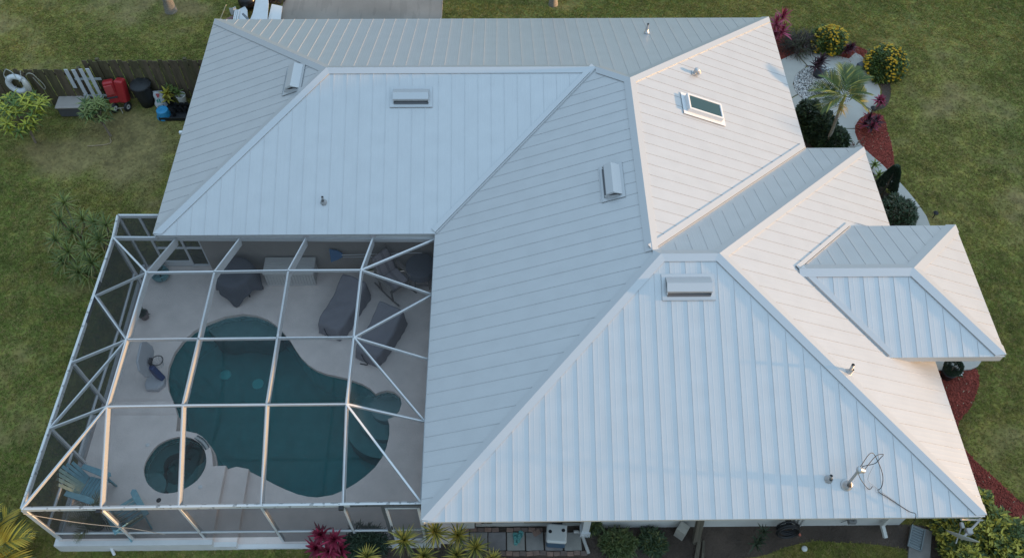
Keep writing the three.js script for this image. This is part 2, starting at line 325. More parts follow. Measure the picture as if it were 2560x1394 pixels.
// walls, 0.2 m thick, in stretches between openings
const OV = .6, WT = EV - .16;
function wall(x0, z0, x1, z1, y0 = 0, y1 = WT, m = mStucco) { const L = Math.hypot(x1 - x0, z1 - z0); part(house, 'wall', new Bd().box((x0 + x1) / 2, (y0 + y1) / 2, (z0 + z1) / 2, Math.abs(x1 - x0) + (x0 === x1 ? .2 : 0), y1 - y0, Math.abs(z1 - z0) + (z0 === z1 ? .2 : 0)), m); }
const wS = -OV - .1, wW = OV + .1, wE = XD - OV - .1;
wall(wW - .1, wS, .88, wS, 0, WT, mStucco); wall(.88, wS, 3.05, wS, 1.95, WT - .004); wall(3.05, wS, wE + .1, wS);
wall(wW, wS - .1, wW, ZI - OV - .2, 0, WT, mTan);
wall(wE, wS - .1, wE, ZC + OV + .2); wall(XB - OV, ZC + OV + .1, wE - .1, ZC + OV + .1, 0, WT - .003); wall(XB - OV - .1, ZC + OV, XB - OV - .1, ZA + OV + .2);
wall(XB - OV, ZA + OV + .1, XA + OV, ZA + OV + .1, 0, WT - .006); wall(XA + OV + .1, ZA + OV + .2, XA + OV + .1, ZI - OV - .2, 0, WT - .009, mStucco);
wall(XA + OV, ZI - OV + .1 - .2, wW - .1, ZI - OV + .1 - .2, 0, WT - .012, mTan);

// ------------------------------------------------------------------ pool deck, pool and spa
const DK = .05, DM = .195, DU = .34, CT = 2.05, CH = 2.9;               // lower deck, middle step, upper deck, cage eave, cage top
const px = (list, y) => list.map(q => at(q[0], q[1], q[2] ?? y));
const mDeck = std([1, 1, 1], .85, { map: mottle(512, 2.6, [.69, .59, .54], .13, 9, .5, 11), bumpMap: mottle(256, .6, [.5, .5, .5], .8, 24, .4, 12), bumpScale: .004 });
const mPlaster = std([1, 1, 1], .8, { map: mottle(256, 1.6, [.3, .36, .365], .14, 8, .5, 13) });
const mTile = std([1, 1, 1], .3, { map: mottle(64, .15, [.06, .08, .08], .5, 4, .8, 14) });
const mBase = std([1, 1, 1], .7, { map: mottle(256, 1.5, [.64, .63, .62], .08, 8, .5, 15) });
const poolPx = [[607, 784], [560, 791], [516, 808], [482, 829], [456, 853], [435, 881], [421, 915], [417, 945], [420, 975], [432, 1004], [443, 1037], [442, 1061, DU], [440, 1076, DU], [464, 1075.5, DU], [491, 1081, DU], [505, 1089, DU], [517, 1101, DU], [526.5, 1117, DU], [531.5, 1140, DU], [532.5, 1163, DU], [552, 1162.5, DU], [590, 1173], [621, 1177], [651, 1192], [687, 1211], [715, 1224], [743, 1235], [768, 1241], [793, 1243], [830, 1237], [861, 1224], [890, 1207], [914, 1189], [937, 1168], [954, 1144], [966, 1117], [973, 1085], [973, 1062], [969, 1047], [985, 1041], [998, 1027], [1004, 1008], [1000, 991], [986, 979], [967, 975], [950, 979], [939, 984], [926, 971], [906, 959], [866, 945], [816, 934], [792, 925], [771, 912], [752, 893], [738, 873], [725, 851], [704, 826], [686, 810], [668, 798], [640, 788]];
const poolO = px(poolPx, DK).map(p => new THREE.Vector2(p.x, p.z));
const upO = [V(-7.36, 0, at(300, 1037, DU).z), at(443, 1036.5, DU), at(441, 1062, DU), at(439, 1077, DU), at(464, 1076.5, DU), at(490, 1082, DU), at(504, 1090, DU), at(516, 1102, DU), at(525, 1118, DU), at(530, 1140, DU), at(531, 1164, DU), at(564, 1163, DU), at(545, 1256, DU), V(at(538, 1310, DU).x, 0, -.3), V(-7.36, 0, -.3)].map(p => new THREE.Vector2(p.x, p.z));
const spaPx = [[357, 1178], [360, 1158], [367.5, 1143], [378, 1127], [391.6, 1112], [406, 1103], [422.6, 1096], [450, 1090], [467, 1091], [481, 1095], [499, 1107], [511, 1124], [515.6, 1143], [515, 1160], [509.6, 1176], [491.5, 1202], [457, 1224], [436.4, 1231.5], [409, 1233.7], [394, 1230], [383, 1224], [366, 1207]];
const spaO = outline(px(spaPx, DU), 66);
const grow = (o, d) => { const n = o.length; return o.map((p, i) => { const a = o[(i + n - 1) % n], b = o[(i + 1) % n], t = b.clone().sub(a).normalize(); return new THREE.Vector2(p.x - t.y * d * sgn(o), p.y + t.x * d * sgn(o)); }); };
function sgn(o) { let a = 0; o.forEach((p, i) => { const q = o[(i + 1) % o.length]; a += p.x * q.y - q.x * p.y; }); return a > 0 ? -1 : 1; }
// the lower deck, a concrete sheet with the pool cut out of it
const deckO = [V(-7.36, 0, -7.3), V(-5.6, 0, -7.3), V(-5.6, 0, -7.05), V(.6, 0, -7.05), V(.6, 0, -.3), V(-7.36, 0, -.3)].map(p => new THREE.Vector2(p.x, p.z));
const deck = new THREE.Group(); deck.name = 'pool_deck'; deck.userData.kind = 'structure'; scene.add(deck);
/*d*/part(deck, 'deck_slab', slabGeo(deckO, DK, .2, [poolO, grow(spaO, .008)]), mDeck);
const midBack = at(431, 1002, DM), midR = [at(621, 1172, DM), at(607, 1256, DM), V(at(599, 1310, DM).x, 0, -.302)];
const midO = [V(-7.358, 0, midBack.z), V(midBack.x, 0, midBack.z), at(438, 1020, DM), at(443, 1040, DM)].map(p => new THREE.Vector2(p.x, p.z));
part(deck, 'step', slabGeo([...midO, new THREE.Vector2(midO[3].x, upO[0].y + .1), new THREE.Vector2(-7.358, upO[0].y + .1)], DM, .16), mDeck);
part(deck, 'step', slabGeo([new THREE.Vector2(upO[11].x - .02, upO[11].y + .03), ...[at(590, 1166, DM), ...midR].map(p => new THREE.Vector2(p.x, p.z)), new THREE.Vector2(upO[13].x - .1, -.302)], DM, .155), mDeck);
part(deck, 'raised_deck', slabGeo(upO, DU, .31, [spaO], .008), mDeck);
part(deck, 'deck_edge', new Bd().box((-7.38 + upO[13].x) / 2, .165, -.27, upO[13].x + 7.38, .352, .1).box((upO[13].x + midR[2].x) / 2, .09, -.27, midR[2].x - upO[13].x, .22, .096).box((midR[2].x + .2) / 2, .02, -.27, .2 - midR[2].x, .09, .092), mBase);
part(deck, 'deck_edge', new Bd().box(-7.39, .02, -5.1, .08, .09, 4.4).box(-7.39, .165, -1.65, .084, .35, 2.85), mBase);
// pool
const pool = thing('swimming_pool', 'kidney-shaped swimming pool with deep teal water inside the screen enclosure', 'swimming pool');
const wallRing = (o, y0, y1) => { const b = new Bd(); o.forEach((p, i) => { const q = o[(i + 1) % o.length]; b.quad(V(p.x, y0, p.y), V(q.x, y0, q.y), V(q.x, y1, q.y), V(p.x, y1, p.y)); }); return b; };
const WL = -.05, FL = -1.4;
part(pool, 'pool_wall', wallRing(grow(poolO, .012), FL - .02, DK - .13), mPlaster);
part(pool, 'waterline_tile', wallRing(grow(poolO, .008), DK - .14, DK - .002), mTile);
part(pool, 'pool_floor', sheetGeo(grow(poolO, .05), FL), mPlaster);
const benchO = outline([...px([[525, 825], [541, 836], [563, 839], [601, 833], [651, 839], [677, 835], [695, 818]], WL), ...px([[690, 806], [650, 785], [607, 778], [560, 785], [514, 806]], DK)], 60);
part(pool, 'bench', slabGeo(benchO, WL - .26, 1.0), mPlaster);
const seatC = at(968, 1016, WL - .2);
const arcStep = (r, top, name) => { const o = []; for (let i = 0; i < 40; i++) { const a = i / 40 * 2 * Math.PI; o.push(new THREE.Vector2(seatC.x + r * Math.cos(a) - (r - .36) * .12, seatC.z + r * 1.02 * Math.sin(a) + (r - .36) * .35)); } part(pool, name, slabGeo(o, top, top - FL), mPlaster); };
arcStep(.37, WL - .22, 'pool_step'); arcStep(.64, WL - .47, 'pool_step'); arcStep(.9, WL - .72, 'pool_step');
for (const [x, y] of [[565, 941], [646, 963]]) { const c = at(x, y, FL + .33); part(pool, 'drain_cover', new Bd().lathe([[0, .03], [.11, .025], [.135, .008], [.14, 0]], c.x, FL, c.z, 18), std([.92, .93, .94], .5)); }
part(pool, 'water_jet', new Bd().sph(at(475, 1166, .0).x - .02, -.02, at(560, 1150, .0).z, .03, .02, .02), mBlack);
const mWater = new THREE.MeshPhysicalMaterial({ color: col(1, 1, 1), roughness: .03, transmission: 1, thickness: 1, ior: 1.33, attenuationColor: col(.1, .55, .55), attenuationDistance: 2.15 });
part(pool, 'water', slabGeo(grow(poolO, -.002), WL, WL - FL - .004), mWater);
// spa
const spa = thing('spa', 'raised round spa with underwater seats and a spillway into the pool', 'hot tub');
const spaIn = grow(spaO, .006), SF = -.35, SW = .27;
part(spa, 'spa_wall', wallRing(spaIn, SF - .02, DU - .11), mPlaster);
part(spa, 'waterline_tile', wallRing(grow(spaO, .003), DU - .12, DU - .003), mTile);
part(spa, 'spa_floor', sheetGeo(grow(spaO, .03), SF), mPlaster);
const spaC = at(436, 1162, SW - .3);
const blob = (list, y, n = 40) => outline(px(list, y), n);
part(spa, 'bench', slabGeo(blob([[350, 1190], [362, 1145], [395, 1105], [450, 1083], [486, 1095], [470, 1118], [450, 1135], [425, 1145], [412, 1165], [412, 1190], [395, 1195], [372, 1196]], SW - .3), SW - .3, .6), mPlaster);
part(spa, 'bench', slabGeo(blob([[525, 1140], [512, 1160], [495, 1172], [485, 1188], [470, 1203], [455, 1212], [440, 1216], [425, 1212], [418, 1225], [430, 1240], [470, 1230], [500, 1205]], SW - .3), SW - .26, .6), mPlaster);
part(spa, 'seat', slabGeo(blob([[355, 1192], [375, 1187], [398, 1186], [414, 1197], [418, 1212], [410, 1236], [385, 1230], [362, 1212]], SW - .2), SW - .16, .7), mPlaster);
for (const [x, y] of [[468, 1192], [428, 1171]]) { const c = at(x, y, SF + .2); part(spa, 'drain_cover', new Bd().lathe([[0, .03], [.06, .025], [.09, 0]], c.x, SF, c.z, 16), std([.5, .6, .62], .5)); }
const mSpaWater = mWater.clone(); mSpaWater.attenuationColor = col(.13, .44, .43); mSpaWater.attenuationDistance = .62;
part(spa, 'water', slabGeo(grow(spaO, -.003), SW, SW - SF - .004), mSpaWater);
part(spa, 'spillway', slabGeo(px([[493, 1086], [484, 1094], [500, 1108], [512, 1124], [523, 1116], [516, 1104], [507, 1094]], DU + .02).map(p => new THREE.Vector2(p.x, p.z)), DU + .004, .03), mTile);
{ const b = new Bd(); for (let i = 0; i < 9; i++) { const t = i / 8, c = at(lerp(490, 517, t) + Math.sin(t * 3.14) * 2.5, lerp(1093, 1118, t) - Math.sin(t * 3.14) * 1.5, DU + .02); b.rbox(c.x, DU + .012, c.z, .05, .02, .05, .006, -.8 - t * .5); } part(spa, 'spill_stone', b, std([.4, .4, .38], .6)); }
for (const [x, y] of [[368, 1112], [500, 1217]]) { const c = at(x, y, DU); part(deck, 'deck_fitting', new Bd().lathe([[0, .02], [.035, .016], [.045, 0]], c.x, DU + .002, c.z, 14), mBase); }
{ const c = at(396, 1250, DU); part(deck, 'drain', new Bd().lathe([[0, .012], [.04, .012], [.05, 0]], c.x, DU + .002, c.z, 16), mBlack); }

// ------------------------------------------------------------------ screen enclosure
const cage = thing('pool_enclosure', 'white aluminium pool enclosure with dark insect screens and a raised mansard roof', 'pool enclosure');
const mAl = std([1, 1, 1], .4, { map: mottle(256, 1.2, [.58, .59, .6], .06, 8, .6, 21) });
const mAlWorn = std([1, 1, 1], .5, { map: tex(256, 1.4, (u, v) => { const s = fbm(u * 20, v * 20, 22, 3, 20), k = s > .66 ? .5 : 1; return [.6 * k, .6 * k, .59 * k]; }) });
const mScreen = new THREE.MeshStandardMaterial({ color: col(.035, .036, .04), roughness: .9, transparent: true, opacity: .27, side: THREE.DoubleSide, depthWrite: false });
const n3 = (list, y) => list.map(q => at(q[0], q[1], y));
const NL = n3([[281, 592], [236, 738], [177, 905], [122, 1070], [52, 1270]], CT), NR = n3([[1088, 596], [1080, 735], [1070, 897], [1061, 1052], [1053, 1256]], CT);
const NB = n3([[440, 593], [600, 593], [765, 593], [932, 593]], CT), NF = n3([[250, 1268], [445, 1263], [651, 1260], [856, 1257]], CT);
const HB = n3([[365, 680], [535, 678], [720, 675], [902, 674]], CH), HM = n3([[315, 848], [495, 846], [692, 844], [884, 842]], CH), HF = n3([[265, 1015], [455, 1012], [665, 1010], [865, 1008]], CH);
const XL = at(293, 537, CT), XR = at(394, 537, CT);
const beam = (a, b, w = .04, h = .05, m = mAl, name = 'beam') => part(cage, name, new Bd().bar(a, b, w, h, V(0, 1, 0), h / 2), m);
// eave beams
beam(XL, NL[0], .055, .1, mAlWorn); beam(NL[0], NL[4], .055, .1, mAlWorn); beam(NL[4], NR[4], .055, .1, mAlWorn); beam(NL[0], NR[0], .05, .1); beam(NR[0], NR[4], .05, .1); beam(XL, XR, .05, .09);
for (let i = 0; i < 4; i++) {   // rafters, bent over the hubs
  beam(NB[i], HB[i], .038, .19, mAl, 'rafter'); beam(HB[i], HF[i], .038, .19, mAl, 'rafter'); beam(HF[i], NF[i], .038, .19, mAl, 'rafter');
  part(cage, 'hanger', new Bd().box(NB[i].x, CT + .03, NB[i].z - .05, .13, .06, .1), std([.45, .42, .42], .6));
}
for (const row of [HB, HM, HF]) for (let i = 0; i < 3; i++) beam(row[i], row[i + 1], .036, .06, mAl, 'purlin');
for (const [a, b] of [[NL[0], HB[0]], [NL[1], HB[0]], [NL[1], HM[0]], [NL[2], HM[0]], [NL[3], HM[0]], [NL[3], HF[0]], [NL[4], HF[0]], [NR[0], HB[3]], [NR[1], HB[3]], [NR[1], HM[3]], [NR[2], HM[3]], [NR[3], HM[3]], [NR[3], HF[3]], [NR[4], HF[3]]]) beam(a, b, .036, .055, mAl, 'brace');
// posts and rails
const baseY = x => x < upO[13].x ? DU : x < midR[2].x ? DM : DK;
const post = (p, y0, w = .042, d = .09) => part(cage, 'post', new Bd().box(p.x, (y0 + CT - .1) / 2, p.z, w, CT - .1 - y0, d), mAl);
for (let i = 0; i < 5; i++) post(NL[i], i > 2 ? DU : DK, .09, .042);
const doorX = at(953, 1259, CT).x;
for (const p of NF) post(p, baseY(p.x)); post(V(doorX, 0, NF[3].z), DK, .06, .06); post(NR[4], DK, .06, .06); post(XL, DK, .06, .05); post(V(-6.83, 0, XL.z), DK, .05, .05); post(V(-6.14, 0, XL.z), DK, .05, .05); post(V(-5.72, 0, XL.z), DK, .05, .05);
const fx = [NL[4].x, ...NF.map(p => p.x), doorX];
for (let i = 0; i + 1 < fx.length; i++) part(cage, 'rail', new Bd().box((fx[i] + fx[i + 1]) / 2, .68, NF[0].z, fx[i + 1] - fx[i] - .06, .045, .04), mAl);
for (let i = 0; i < 4; i++) {
  const a = NL[i], b = NL[i + 1], y0 = i > 2 ? DU : DK;
  part(cage, 'rail', new Bd().bar(V(a.x, y0 + .62, a.z + .03), V(b.x, y0 + .62, b.z - .03), .04, .05), mAl); part(cage, 'rail', new Bd().bar(V(a.x, y0 + .03, a.z + .03), V(b.x, y0 + .03, b.z - .03), .04, .06), mAl);
}
part(cage, 'rail', new Bd().box(-6.48, .8, XL.z, .64, .05, .04).box(-5.93, .8, XL.z, .36, .05, .04), mAl);
part(cage, 'kick_plate', new Bd().box(-6.48, .18, XL.z, .64, .2, .03), mAl); part(cage, 'rail', new Bd().box(-5.93, .1, XL.z, .36, .06, .03), mAl);
{ // screen door at the right end of the near wall
  const z = NF[3].z + .03, x0 = doorX + .04, x1 = NR[4].x - .04, d = part(cage, 'screen_door', new Bd().box(x0 + .03, .98, z, .05, 1.8, .03).box(x1 - .03, .98, z, .05, 1.8, .03).box((x0 + x1) / 2, 1.86, z, x1 - x0 - .1, .05, .03).box((x0 + x1) / 2, .68, z, x1 - x0 - .1, .05, .03).box((x0 + x1) / 2, .12, z, x1 - x0 - .1, .1, .03), mAl);
  part(d, 'door_handle', new Bd().box(x0 + .03, .86, z + .03, .02, .14, .03), mBlack);
}
const pane = (...p) => { const b = new Bd(); for (let i = 1; i + 1 < p.length; i++) b.tri(p[0], p[i], p[i + 1]); const m = part(cage, 'screen_panel', b, mScreen); return m; };
const mWallScreen = mScreen.clone(); mWallScreen.opacity = .62;
const wpane = (...p) => { const m = pane(...p); m.material = mWallScreen; };
pane(XL, XR, V(XR.x - .02, CT, NL[0].z), NL[0]);
for (let r = 0; r < 3; r++) { pane(HB[r], HB[r + 1], HM[r + 1], HM[r]); pane(HM[r], HM[r + 1], HF[r + 1], HF[r]); pane(NB[r], NB[r + 1], HB[r + 1], HB[r]); pane(HF[r], HF[r + 1], NF[r + 1], NF[r]); }
pane(NL[0], NB[0], HB[0]); pane(NL[0], NL[1], HB[0]); pane(NL[1], HB[0], HM[0]); pane(NL[1], NL[2], HM[0]); pane(NL[2], NL[3], HM[0]); pane(NL[3], HM[0], HF[0]); pane(NL[3], NL[4], HF[0]); pane(NL[4], HF[0], NF[0]);
pane(NB[3], NR[0], HB[3]); pane(NR[0], NR[1], HB[3]); pane(NR[1], HB[3], HM[3]); pane(NR[1], NR[2], HM[3]); pane(NR[2], NR[3], HM[3]); pane(NR[3], HM[3], HF[3]); pane(NR[3], NR[4], HF[3]); pane(NR[4], HF[3], NF[3]);
const dn = (p, y) => V(p.x, y, p.z);
for (let i = 0; i < 4; i++) wpane(NL[i], NL[i + 1], dn(NL[i + 1], i > 2 ? DU : DK), dn(NL[i], i > 2 ? DU : DK));
wpane(XL, NL[0], dn(NL[0], DK), dn(XL, DK));
for (let i = 0; i + 1 < fx.length; i++) { const z = NF[0].z; wpane(V(fx[i], CT, z), V(fx[i + 1], CT, z), V(fx[i + 1], baseY(fx[i]), z), V(fx[i], baseY(fx[i]), z)); }
wpane(V(doorX, CT, NF[0].z), V(NR[4].x, CT, NF[0].z), V(NR[4].x, DK, NF[0].z), V(doorX, DK, NF[0].z));
for (const [a, b] of [[XL.x, -6.83], [-6.83, -6.14], [-6.14, -5.72]]) wpane(V(a, CT, XL.z), V(b, CT, XL.z), V(b, DK, XL.z), V(a, DK, XL.z));
for (const q of [[247, 1271], [853, 1263]]) { const p = at(q[0], q[1], CT - .05); part(cage, 'floodlight', new Bd().box(p.x, CT - .06, p.z + .05, .09, .06, .07), mBlack); }
part(cage, 'cable', new Bd().tube([at(60, 1275, CT - .1).add(V(0, 0, .06)), at(200, 1300, 1.45), at(330, 1325, 1.1), at(410, 1345, .75)].map((p, i) => V(p.x, p.y, NF[0].z + .07)), .007, 5), std([.35, .32, .28], .7));

// ------------------------------------------------------------------ ground
const poly = (list, y = 0) => px(list, y).map(p => new THREE.Vector2(p.x, p.z));
// soil and thin turf alternate in patches; g = 1 is full green turf
function turf(x, z) {
  const a = fbm(x * .33 + 40, z * .33 + 40, 31, 4), b = fbm(x * 1.5 + 90, z * 1.5 + 10, 32, 4), c = fbm(x * .1 + 7, z * .1 + 3, 33, 2);
  let g = (a - .47) * 1.3 + (b - .5) * 1.3 + (c - .5) * .8 + .56;
  for (const [bx, bz, r] of BARE) { const q = Math.hypot(x - bx, z - bz) / r; if (q < 1.6) g -= .38 * clamp(1.6 - q, 0, 1) * (.2 + b); }
  return clamp(g, 0, 1);
}
const BARE = [[85, 355, 1.0], [250, 350, 1.5], [330, 330, 1.2], [420, 330, .9], [345, 440, .9], [150, 400, .7], [2330, 210, 1.0], [2420, 280, .9], [2540, 1150, .6], [470, 30, .8]].map(q => { const p = at(q[0], q[1], 0); return [p.x, p.z, q[2]]; });
function lawnColor(x, z) {
  const g = turf(x, z), n = fbm(x * 4 + 5, z * 4 + 8, 34, 4) - .5, e = fbm(x * 6 + 70, z * 6 + 30, 38, 3), d = fbm(x * .22 + 50, z * .22 + 20, 36, 3);
  const gr = [.138, .155, .031], ye = [.235, .19, .045], br = [.21, .155, .068];
  const t = clamp((d - .4) * 3, 0, 1) * .45 + clamp((e - .5) * 5, 0, 1) * .5, q = gr.map((v, i) => lerp(v, ye[i], t)), k = g > .45 ? 1 : g / .45;
  return q.map((v, i) => lerp(br[i], v, .25 + .75 * k) * (1 + n * .8));
}
{
  const n = 1024, S = 52, d = new Uint8Array(n * n * 4), f = x => Math.round(255 * clamp(x <= .0031308 ? 12.92 * x : 1.055 * Math.pow(x, 1 / 2.4) - .055, 0, 1));
  for (let j = 0; j < n; j++) for (let i = 0; i < n; i++) {
    const x = 2 + (i / n - .5) * S, z = -8 + (j / n - .5) * S, c = lawnColor(x, z), h = .75 + .5 * hash2(i, j, 35), o = (j * n + i) * 4;
    d[o] = f(c[0] * h); d[o + 1] = f(c[1] * h); d[o + 2] = f(c[2] * h); d[o + 3] = 255;
  }
  const t = new THREE.DataTexture(d, n, n, THREE.RGBAFormat); t.colorSpace = THREE.SRGBColorSpace; t.wrapS = t.wrapT = THREE.MirroredRepeatWrapping; t.magFilter = THREE.LinearFilter; t.minFilter = THREE.LinearMipmapLinearFilter; t.generateMipmaps = true; t.needsUpdate = true;
  const hole = [[-7.2, -7.1], [.5, -7.1], [.5, -.5], [-7.2, -.5]].map(q => new THREE.Vector2(...q)), edge = [[-210, -210], [210, -210], [210, 210], [-210, 210]].map(q => new THREE.Vector2(...q));
  const g = sheetGeo(edge, 0, [hole]).geo();
  const uv = g.attributes.uv, p = g.attributes.position; for (let i = 0; i < uv.count; i++) uv.setXY(i, (p.getX(i) - 2) / S + .5, (p.getZ(i) + 8) / S + .5);
  struct('lawn', g, std([1, 1, 1], 1, { map: t, bumpMap: mottle(256, .5, [.5, .5, .5], .9, 20, .6, 37), bumpScale: .01 }));
}
const mConc = std([1, 1, 1], .9, { map: mottle(512, 3.1, [.43, .41, .37], .1, 8, .35, 41) });
const mDrive = std([1, 1, 1], .92, { map: tex(512, 5, (u, v) => { const a = fbm(u * 5, v * 5, 42, 5, 5), b = fbm(u * 40, v * 6, 43, 3), g = hash2(u * 512, v * 512, 44); const k = .75 + .5 * a + .12 * (g - .5) - (b > .62 ? .1 : 0); return [.26 * k, .23 * k, .2 * k]; }) });
const drive = new THREE.Group(); drive.name = 'driveway'; drive.userData.kind = 'structure'; scene.add(drive);
for (let i = 0; i < 7; i++) for (let j = 0; j < 2; j++) { const z1 = j ? -17.3 - (i) * 3 + 3 - .0 : 0; if (j) continue; const za = -14.6 - i * 3 + (i ? -.3 + .0 : 0), zb = i ? -17.6 - i * 3 - .3 : -17.68; part(drive, 'slab', slabGeo([[-5.39, za], [-.35, za], [-.35, zb], [-5.39, zb]].map(q => new THREE.Vector2(q[0], q[1])), .03, .1, [], .008), mDrive); }
// curving front walk: separate slabs with open joints
const walk = new THREE.Group(); walk.name = 'path'; walk.userData.kind = 'structure'; scene.add(walk);
const ringOut = [[1935, 160], [1957, 147], [1982, 135], [2027, 126], [2061, 132], [2100, 140], [2123, 146], [2139, 131], [2154, 138], [2175, 160], [2183, 184], [2194, 205], [2202, 223], [2201, 244], [2190, 265], [2177, 281], [2151, 296], [2139, 313], [2139, 322]];
const gravPx = [[1984, 208], [1991, 187], [2006, 174], [2030, 164], [2066, 166], [2105, 178], [2130, 205], [2134, 236], [2122, 252], [2092, 264], [2061, 266], [2030, 258], [2006, 244], [1990, 226]];
const gravO = outline(px(gravPx, .03), 56), gC = at(2060, 214, .03);
{ // the ring is cut by joints that run out from the gravel bed
  const A = [[2019, 166], [1992, 148]], B2 = [[1992, 243], [1978, 252]], C2 = [[2128, 248], [2180, 275]], seg = (l) => part(walk, 'slab', slabGeo(poly(l, .03), .03, .1, [], .007), mConc);
  seg([[1925, 165], [1957, 147], [1982, 135], [1990, 133], [2018, 164], [2006, 173], [1991, 187], [1983, 208], [1989, 226], [1995, 234], [1960, 254], [1940, 250]]);
  seg([[1993, 132.5], [2027, 126], [2061, 132], [2100, 140], [2123, 146], [2139, 131], [2154, 138], [2175, 160], [2183, 184], [2194, 205], [2202, 223], [2201, 244], [2190, 265], [2182, 275], [2134, 244], [2134, 236], [2130, 205], [2105, 178], [2066, 166], [2030, 163], [2021, 164]]);
  seg([[1997, 236], [2006, 245], [2030, 259], [2061, 267], [2092, 265], [2122, 253], [2132, 246], [2180, 277], [2151, 296], [2139, 313], [2139, 320], [1990, 320], [1962, 256]]);
  seg([[2139, 322], [2139, 331], [2147, 352], [2163, 372], [2190, 396], [2204, 407], [2172, 420], [2085, 372], [2060, 322]]);
  seg([[2205, 408], [2221, 424], [2247, 450], [2273, 479], [2290, 500], [2302, 516], [2262, 521], [2240, 490], [2205, 450], [2174, 421]]);
  seg([[2303, 518], [2318, 540], [2329, 570], [2336, 610], [2270, 610], [2290, 566], [2278, 545], [2264, 523]]);
}
part(walk, 'porch_slab', slabGeo(poly([[2230, 615], [2337, 615], [2375, 680], [2420, 770], [2447, 850], [2457, 888], [2455, 903], [2446, 915], [2430, 922], [2400, 925], [2330, 925]], .05), .05, .1, [], .008), mConc);
// planting beds
const mMulch = std([1, 1, 1], 1, { map: tex(256, 1.1, (u, v) => { const k = .55 + .9 * vnoise(u * 60, v * 60, 51, 60) * (.5 + fbm(u * 8, v * 8, 52, 3, 8)); return [.3 * k, .062 * k, .042 * k]; }), bumpMap: mottle(256, .5, [.5, .5, .5], .9, 30, .5, 53), bumpScale: .03 });
const mSoil = std([1, 1, 1], 1, { map: tex(512, 3.3, (u, v) => { const k = .5 + fbm(u * 9, v * 9, 54, 5, 9) + .25 * (hash2(u * 512, v * 512, 55) - .5); return [.085 * k, .062 * k, .048 * k]; }), bumpMap: mottle(256, .8, [.5, .5, .5], .9, 16, .5, 56), bumpScale: .03 });
const beds = [];
function bed(name, list, m, y, n = 0) { const o = outline(px(list, 0), n); beds.push(o); return struct(name, sheetGeo(o, y), m); }
bed('mulch_bed', [[1930, 60], [1950, 62], [1972, 88], [2025, 96], [2060, 100], [2120, 118], [2150, 118], [2185, 140], [2200, 165], [2180, 175], [2150, 150], [2120, 160], [2060, 140], [2010, 140], [1960, 158], [1940, 160]], mMulch, .006, 60);
bed('mulch_bed', [[2185, 190], [2215, 188], [2227, 215], [2226, 245], [2214, 268], [2195, 276], [2180, 280], [2195, 262], [2204, 240], [2202, 215]], mSoil, .007, 44);
bed('mulch_bed', [[2151, 294], [2180, 284], [2205, 289], [2220, 331], [2232, 376], [2234, 419], [2222, 427], [2200, 408], [2160, 372], [2144, 352], [2137, 331], [2137, 312]], mMulch, .008, 50);
bed('mulch_bed', [[1960, 250], [2000, 255], [2040, 268], [2085, 320], [2110, 370], [2100, 400], [1990, 400], [1960, 320]], mSoil, .009);
bed('mulch_bed', [[2160, 400], [2200, 440], [2215, 480], [2262, 512], [2296, 566], [2296, 620], [2200, 620], [2150, 480]], mSoil, .0095);
bed('mulch_bed', [[2320, 900], [2349, 922], [2390, 925], [2440, 920], [2449, 955], [2440, 989], [2425, 1022], [2396, 1062], [2410, 1115], [2446, 1158], [2491, 1197], [2525, 1230], [2560, 1259], [2600, 1290], [2560, 1330], [2510, 1290], [2470, 1310], [2400, 1300], [2330, 1100]], mMulch, .006, 70);
const soilPx = [[1050, 1310], [1170, 1310], [1700, 1310], [2270, 1310], [2340, 1320], [2380, 1345], [2360, 1400], [2320, 1420], [2290, 1385], [2200, 1362], [2090, 1356], [2040, 1352], [1970, 1366], [1910, 1388], [1820, 1400], [1700, 1420], [1560, 1425], [1400, 1410], [1280, 1400], [1100, 1420], [900, 1420], [880, 1370], [920, 1345], [1000, 1350]];
bed('soil_bed', soilPx, mSoil, .005, 80);
{ // white pebbles of the round bed
  struct('gravel_bed', sheetGeo(gravO, .012), std([.16, .15, .14], 1));
  const g = new THREE.IcosahedronGeometry(1, 0), N = 3400, im = new THREE.InstancedMesh(g, std([1, 1, 1], .8), N), m = new THREE.Matrix4(), q = new THREE.Quaternion(), c = new THREE.Color(); setSeed(501);
  let k = 0; while (k < N) { const x = gC.x + rr(-1.2, 1.2), z = gC.z + rr(-1.2, 1.2); if (!inside(x, z, gravO)) continue; const s = rr(.012, .026); q.setFromEuler(new THREE.Euler(rr(0, 6), rr(0, 6), rr(0, 6))); m.compose(V(x, .014 + rr(0, .022), z), q, V(s * rr(.9, 1.5), s * rr(.6, .9), s)); im.setMatrixAt(k, m); const w = rnd() < .16 ? rr(.06, .2) : rr(.42, .72); c.setRGB(w, w * .98, w * .95); im.setColorAt(k++, c); }
  im.name = 'white_pebbles'; tag(shadows(im), 'white pebbles filling the round bed inside the front walk', 'gravel'); im.userData.kind = 'stuff'; scene.add(im);
}
